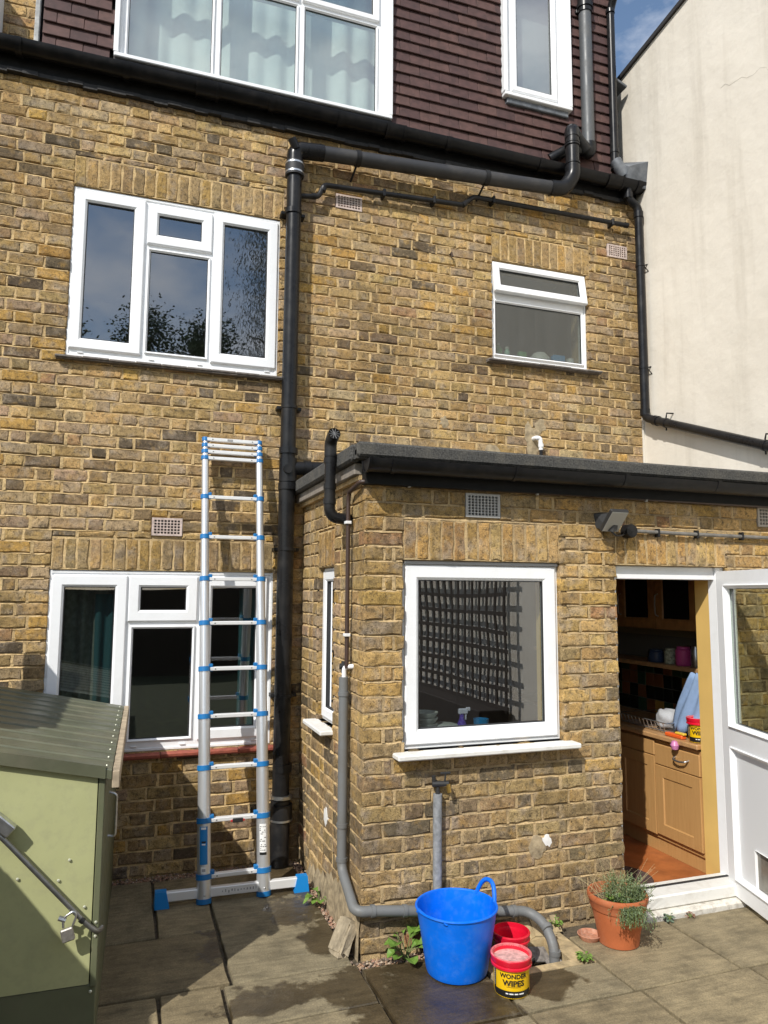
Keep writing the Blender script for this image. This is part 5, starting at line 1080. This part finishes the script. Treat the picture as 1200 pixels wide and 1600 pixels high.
# ------------------------------------------------------------------ bucket, pot, saucer, stone
BK = mat('bucket_blue', (.001, .15, .76), .35, var=.08, vscale=12, bmp=.12, bscale=30, spec=.3, dirt=.22, dscale=22, dcol=(.12, .27, .62)); bc = (.38, -1.63, .001)
bk = thing('flexible_bucket', bc, 'large bright blue flexible plastic bucket standing on the wet patio', 'bucket')
NB = 64; H = .285; vs = []; fs = []
lev = [(.0, .0), (.125, .0), (.137, .006), (.142, .02)]+[(.142+.044*t, .02+(H-.02)*t) for t in (.15, .3, .45, .6, .75, .88, .97, 1)]
ins = [(.180, H), (.172, H*.85), (.160, H*.5), (.145, H*.2), (.135, .02), (0, .014)]
def wob(a, z): return 1+.012*math.sin(2*a+.6)*z/H+.004*math.sin(5*a+z*20)
for r, z in lev+ins:
    for i in range(NB): a = 2*math.pi*i/NB; vs.append((bc[0]+r*wob(a, z)*math.cos(a), bc[1]+r*wob(a, z)*math.sin(a), bc[2]+z))
M_ = len(lev+ins)
for j in range(M_-1):
    for i in range(NB): fs.append((j*NB+i, j*NB+(i+1) % NB, (j+1)*NB+(i+1) % NB, (j+1)*NB+i))
MB().add(vs, fs).build('tub', BK, bk, True)
b = MB(); b.tube([(bc[0]+.186*wob(i/48*6.2832, H)*math.cos(i/48*6.2832), bc[1]+.186*wob(i/48*6.2832, H)*math.sin(i/48*6.2832), bc[2]+H) for i in range(49)], .006, 8); b.build('rim', BK, bk, True)
def bhandle(a, lift, out, half=.36):
    pts = []
    for i in range(13):
        t = -1+2*i/12; aa = a+half*t; k = 1-abs(t)**2.6; r = .186*wob(aa, H)+out*k; pts.append((bc[0]+r*math.cos(aa), bc[1]+r*math.sin(aa), bc[2]+H-.004+lift*k))
    b = MB(); b.tube(pts, .0105, 10); return b.build('handle', BK, bk, True)
bhandle(rad(14), .075, .012); bhandle(rad(203), -.035, -.045, .5)
POT = mat('terracotta', (.42, .115, .036), .8, var=.12, vscale=10, bmp=.2, bscale=150, dirt=.25, dscale=8, dcol=(.5, .3, .2)); pc = (1.262, -1.632, .001)
pt = thing('terracotta_pot', pc, 'terracotta flower pot with thick double rim beside the door step', 'flower pot')
b = MB(); b.lathe([(0, 0), (.092, 0), (.098, .004), (.104, .05), (.128, .168), (.133, .168), (.136, .175), (.139, .2), (.143, .205), (.147, .212), (.148, .228), (.144, .236), (.136, .236), (.131, .225), (.124, .18), (.12, .15)], pc, 64); b.build('pot', POT, pt, True)
b = MB(); b.lathe([(.0, .192), (.128, .188)], pc, 24); b.build('compost', soil, pt)
sc = (1.142, -1.56, .001); b = MB(); b.lathe([(0, 0), (.045, 0), (.058, .02), (.0605, .026), (.057, .028), (.052, .022), (.045, .01), (0, .009)], sc, 40); tag(b.build('saucer', mat('pale_terracotta', (.44, .20, .12), .85, var=.3, vscale=40, dirt=.6, dscale=30, dcol=(.55, .42, .34)), None, True), 'small terracotta plant saucer lying beside the flower pot', 'saucer')
sbm = bmesh.new(); bmesh.ops.create_cube(sbm, size=1); bmesh.ops.bevel(sbm, geom=sbm.edges[:], offset=.12, segments=2, affect='EDGES'); bmesh.ops.subdivide_edges(sbm, edges=sbm.edges[:], cuts=1)
SMt = Matrix.Translation((-.062, -1.285, .066)) @ Matrix.Rotation(rad(24), 4, 'Y') @ Matrix.Rotation(rad(-14), 4, 'X') @ Matrix.Rotation(rad(8), 4, 'Z') @ Matrix.Diagonal((.055, .135, .165, 1))
for v in sbm.verts: v.co = SMt @ (v.co*R.uniform(.9, 1.08)+Vector((.12*math.sin(v.co.z*4), 0, -.12*v.co.y*v.co.y)))
sme = bpy.data.meshes.new('loose_stone'); sbm.to_mesh(sme); sbm.free(); sme.materials.append(mat('rough_stone', (.33, .275, .19), .95, var=.4, vscale=20, bmp=1, bscale=80)); stn = link('loose_stone', sme)
tag(stn, 'rough leaning lump of broken stone at the corner of the extension', 'stone')

# ------------------------------------------------------------------ plants
LEAF = bpy.data.materials.new('weed_leaf'); LEAF.use_nodes = True; t_ = LEAF.node_tree; b_ = t_.nodes['Principled BSDF']; c_ = mixc(t_, ramp(t_, noise(t_, 60, 3), (.3, 0), (.7, 1)), (.10, .19, .025), (.17, .29, .05)); t_.links.new(c_, b_.inputs['Base Color']); b_.inputs['Roughness'].default_value = .5
b_.inputs['Transmission Weight'].default_value = 0
HERB = mat('herb_leaf', (.15, .20, .10), .65, var=.4, vscale=70); STRAW = mat('dry_straw', (.42, .35, .18), .8); STEM = mat('green_stem', (.13, .17, .05), .7)
def leafquad(b, base, d, up_, l, w, fold=.25):
    d = Vector(d).normalized(); s = d.cross(Vector(up_)).normalized(); n_ = s.cross(d); p = Vector(base)
    mid = p+d*l*.5-n_*0; b.add([p, mid+s*w/2+n_*w*fold, p+d*l*.8+s*w*.33+n_*w*fold*.3-n_*l*.06, p+d*l-n_*l*.12, p+d*l*.8-s*w*.33+n_*w*fold*.3-n_*l*.06, mid-s*w/2+n_*w*fold, mid], [(0, 6, 1), (1, 6, 2), (2, 6, 3), (3, 6, 4), (4, 6, 5), (5, 6, 0)])
def weed(name, c, n, l, w, label, h=.08, m=LEAF, seed=1):
    rr = random.Random(seed); t = thing(name, c, label, 'plant'); st_ = MB(); 
    for i in range(n):
        a = rr.random()*6.28; k = rr.uniform(.5, 1); tip = Vector((c[0]+math.cos(a)*h*.6*k, c[1]+math.sin(a)*h*.6*k, c[2]+h*rr.uniform(.35, 1.1)))
        st_.tube([c, ((c[0]+tip.x)/2, (c[1]+tip.y)/2, c[2]+h*.45), tip], .0018, 5); b = MB(); leafquad(b, tip, (math.cos(a), math.sin(a), rr.uniform(-.4, .4)), (0, 0, 1), l*rr.uniform(.6, 1.1), w*rr.uniform(.6, 1.1)); b.build('leaf', m, t)
    st_.build('stem', STEM, t)
weed('broad_weed', (-.035, -.73, -.01), 9, .075, .045, 'small broad leaved weed beside the right foot of the ladder', .07, seed=3)
weed('broad_weed', (.19, -1.455, -.01), 16, .095, .075, 'bright green broad leaved weed growing at the wall left of the blue bucket', .11, seed=5)
weed('clump_weed', (.985, -1.745, -.005), 46, .026, .016, 'low bright green clump in the paving joint in front of the gully', .035, seed=8)
weed('clump_weed', (1.04, -1.42, .01), 22, .024, .016, 'small green seedling at the wall foot beside the plant saucer', .045, seed=9)
weed('step_weed', (1.665, -1.52, -.005), 36, .024, .016, 'grey green weed growing against the white step', .03, mat('grey_leaf', (.14, .19, .13), .6), seed=12)
weed('step_weed', (1.80, -1.52, -.005), 22, .022, .014, 'small reddish weed along the white step near the door', .022, mat('red_leaf', (.26, .14, .09), .6), seed=13)
hp = thing('herb_plant', (pc[0], pc[1], .19), 'grey green thyme and dry grass growing in the terracotta pot', 'plant'); rr = random.Random(4)
stm_ = MB(); lf_ = MB(); hx = pc[0]+.03
for i in range(420):
    a = rr.random()*6.28; r0 = rr.random()**.5*.095; p = Vector((hx+r0*math.cos(a), pc[1]+r0*math.sin(a)-.02, .19)); spill = rr.random() < .25
    d = Vector((rr.gauss(.1, .4), rr.gauss(-.1, .4), rr.uniform(.7, 1.4))).normalized(); L_ = rr.uniform(.05, .14); pts = [p]
    if spill: p = Vector((pc[0]-.015+rr.gauss(0, .03), pc[1]-.125+rr.gauss(0, .02), .215)); d = Vector((-.3+rr.gauss(0, .2), -.5+rr.gauss(0, .15), .5)).normalized(); pts = [p]; L_ = rr.uniform(.06, .12)
    for k in range(5): d = (d+Vector((rr.gauss(0, .12), rr.gauss(0, .12), -.55 if spill else -.03))).normalized(); pts.append(pts[-1]+d*L_/5)
    stm_.tube(pts, .0009, 4)
    for k in range(14):
        t = rr.random()*4.99; q = pts[int(t)].lerp(pts[int(t)+1], t % 1); dd = Vector((rr.gauss(0, 1), rr.gauss(0, 1), rr.gauss(.3, .7))).normalized(); leafquad(lf_, q, dd, (.1, .2, 1), rr.uniform(.010, .016), rr.uniform(.004, .007))
struct(lf_.build('foliage', HERB, hp), 'stuff'); stm_.build('stems', STEM, hp)
gs_ = MB()
for i in range(70):
    p = Vector((pc[0]-.03+rr.gauss(0, .04), pc[1]+rr.gauss(0, .04), .19)); d = Vector((rr.gauss(-.05, .4), rr.gauss(.0, .3), 1)).normalized(); L_ = rr.uniform(.08, .24); pts = [p]
    for k in range(4): d = (d+Vector((d.x*.25, d.y*.25, -.12))).normalized(); pts.append(pts[-1]+d*L_/4)
    gs_.tube(pts, .0011, 4, r1=.0004)
for i in range(7):
    p = Vector((pc[0]+.06, pc[1], .22)); d = Vector((rr.uniform(.6, 1.2), rr.gauss(0, .2), rr.uniform(.5, .9))).normalized(); gs_.tube([p, p+d*.1, p+d*.2+Vector((0, 0, .005))], .0009, 4, r1=.0004)
gs_.build('dry_grass', STRAW, hp)
b = MB(); leafs = MB()
for i in range(60): a = rr.random()*6.28; r0 = rr.random()*.05; leafquad(leafs, (pc[0]-.045+r0*math.cos(a), pc[1]-.06+r0*math.sin(a), .20+rr.random()*.03), (math.cos(a), math.sin(a), .8), (0, 0, 1), .03, .016)
leafs.build('broad_leaves', LEAF, hp)

# ------------------------------------------------------------------ garden behind and beside the camera (seen in the panes; the fence shades the store)
FW = mat('fence_wood', (.20, .13, .075), .9, var=.3, vscale=14, bmp=.4, bscale=60)
fe = thing('garden_fence', (-2.1, -3, 0), 'brown close boarded garden fence behind the green store', 'fence')
def boards(y0, y1, top_):
    n = int((y1-y0)/.15); me = None
    for i in range(n):
        b = MB(); b.box(-2.118+.004*(i % 2), -2.10+.004*(i % 2), y0+(y1-y0)*i/n-.012, y0+(y1-y0)*(i+1)/n, -.05, top_-.001*(i % 3)); b.build('board', FW, fe)
boards(-7.2, -1.75, 1.455); boards(-1.75, -.52, 1.98); boards(-.52, -.01, 1.2)
for y in (-7.2, -5.4, -3.6, -1.78, -.56): b = MB(); b.box(-2.21, -2.125, y-.04, y+.04, -.1, 1.5 if y < -1.8 else 2.02, .005); b.build('post', FW, fe)
TRW = mat('trellis_brown', (.05, .038, .03), .85)
trl = thing('trellis', (2.72, -6.2, 0), 'dark wooden trellis standing before the cream garden wall', 'trellis')
vm = MB(); vm.box(-.006, .006, -.022, .022, 0, 2.1); vm = vm.mesh('slat', TRW); hm = MB(); hm.box(-.006, .006, -3.6, .0, -.022, .022); hm = hm.mesh('rail', TRW)
for i in range(18): link('slat', vm, trl, (2.735, -4.85-i*.2, .45))
for j in range(11): link('rail', hm, trl, (2.722, -4.78, .50+j*.2))
b = MB(); b.box(2.45, 2.80, -8.3, -4.9, .0, .48, .01); tag(b.build('wall_bench', mat('bench_dark', (.04, .03, .024), .85)), 'dark low timber bench along the cream garden wall under the trellis', 'bench')
bwl = MB(); bwl.box(2.84, 3.0, -10.9, -3.21, -.1, 2.9); tag(bwl.build('garden_wall', RENDER), 'lower cream rendered garden wall continuing beyond the house wall', 'wall')
bf = thing('rear_fence', (0, -11, 0), 'dark close boarded fence across the end of the garden', 'fence')
for i in range(60): b = MB(); b.box(-8+i*.27, -8+i*.27+.28, -11.02+.01*(i % 2), -11+.01*(i % 2), -.05, 1.75); b.build('board', mat('dark_fence', (.035, .026, .018), .9), bf)
BARK = mat('bark', (.07, .05, .035), .95); CROWN = mat('tree_leaf', (.045, .075, .02), .7, var=.4, vscale=2); CROWN2 = mat('willow_leaf', (.10, .095, .05), .7, var=.4, vscale=2)
def tree(name, x, y, h, rx, rz, m, label, seed, hang=False, nl=16000):
    rr = random.Random(seed); t = thing(name, (x, y, 0), label, 'tree', 'trees beyond the garden'); tr_ = MB(); tr_.tube([(x, y, -.1), (x+.1, y, h*.3), (x-.05, y+.1, h*.62), (x+.1, y, h*.9)], .16, 8, r1=.03)
    cl = []
    for i in range(26):
        a = rr.random()*6.28; q = rr.random()**.6; zz = h-rz*2*rr.random()**.8; k = math.sin(min(1, (h-zz)/rz/1.1)*1.57); c = Vector((x+math.cos(a)*rx*q*k, y+math.sin(a)*rx*q*k, zz)); cl.append(c)
        tr_.tube([(x, y, max(h*.25, zz-rx*.7)), (x*.4+c.x*.6, y*.4+c.y*.6, zz-.2), c], .05, 6, r1=.008)
    tr_.build('trunk', BARK, t); b = MB()
    for i in range(nl):
        c = rr.choice(cl); p = c+Vector((rr.gauss(0, rx*.2), rr.gauss(0, rx*.2), rr.gauss(0, rz*.13)))
        if hang: p.z -= rr.random()**1.3*h*.35
        d = Vector((rr.gauss(0, 1), rr.gauss(0, 1), rr.gauss(-.2, .6) if not hang else -2.5)).normalized(); s = d.cross(Vector((rr.gauss(0, 1), rr.gauss(0, 1), rr.gauss(0, 1)))).normalized(); l = rr.uniform(.07, .15); w = l*(.45 if not hang else .16)
        b.add([p, p+d*l*.5+s*w*.5, p+d*l, p+d*l*.5-s*w*.5], [(0, 1, 2, 3)])
    struct(b.build('crown', m, t), 'stuff')
tree('garden_tree', -3.0, -15.5, 8.6, 1.2, 2.6, CROWN, 'bushy green tree at the far left end beyond the rear fence', 1)
tree('garden_tree', -.9, -16.5, 9.6, 1.4, 2.4, CROWN, 'taller green tree next to the bushy one beyond the rear fence', 2)
tree('garden_tree', .7, -15.0, 9.0, 1.2, 2.4, CROWN, 'green tree between the tall one and the willow beyond the rear fence', 3)
tree('willow_tree', 2.9, -15.5, 15.0, 1.7, 3.2, CROWN2, 'tall weeping willow with hanging brownish branches beyond the rear fence', 4, True, 34000)
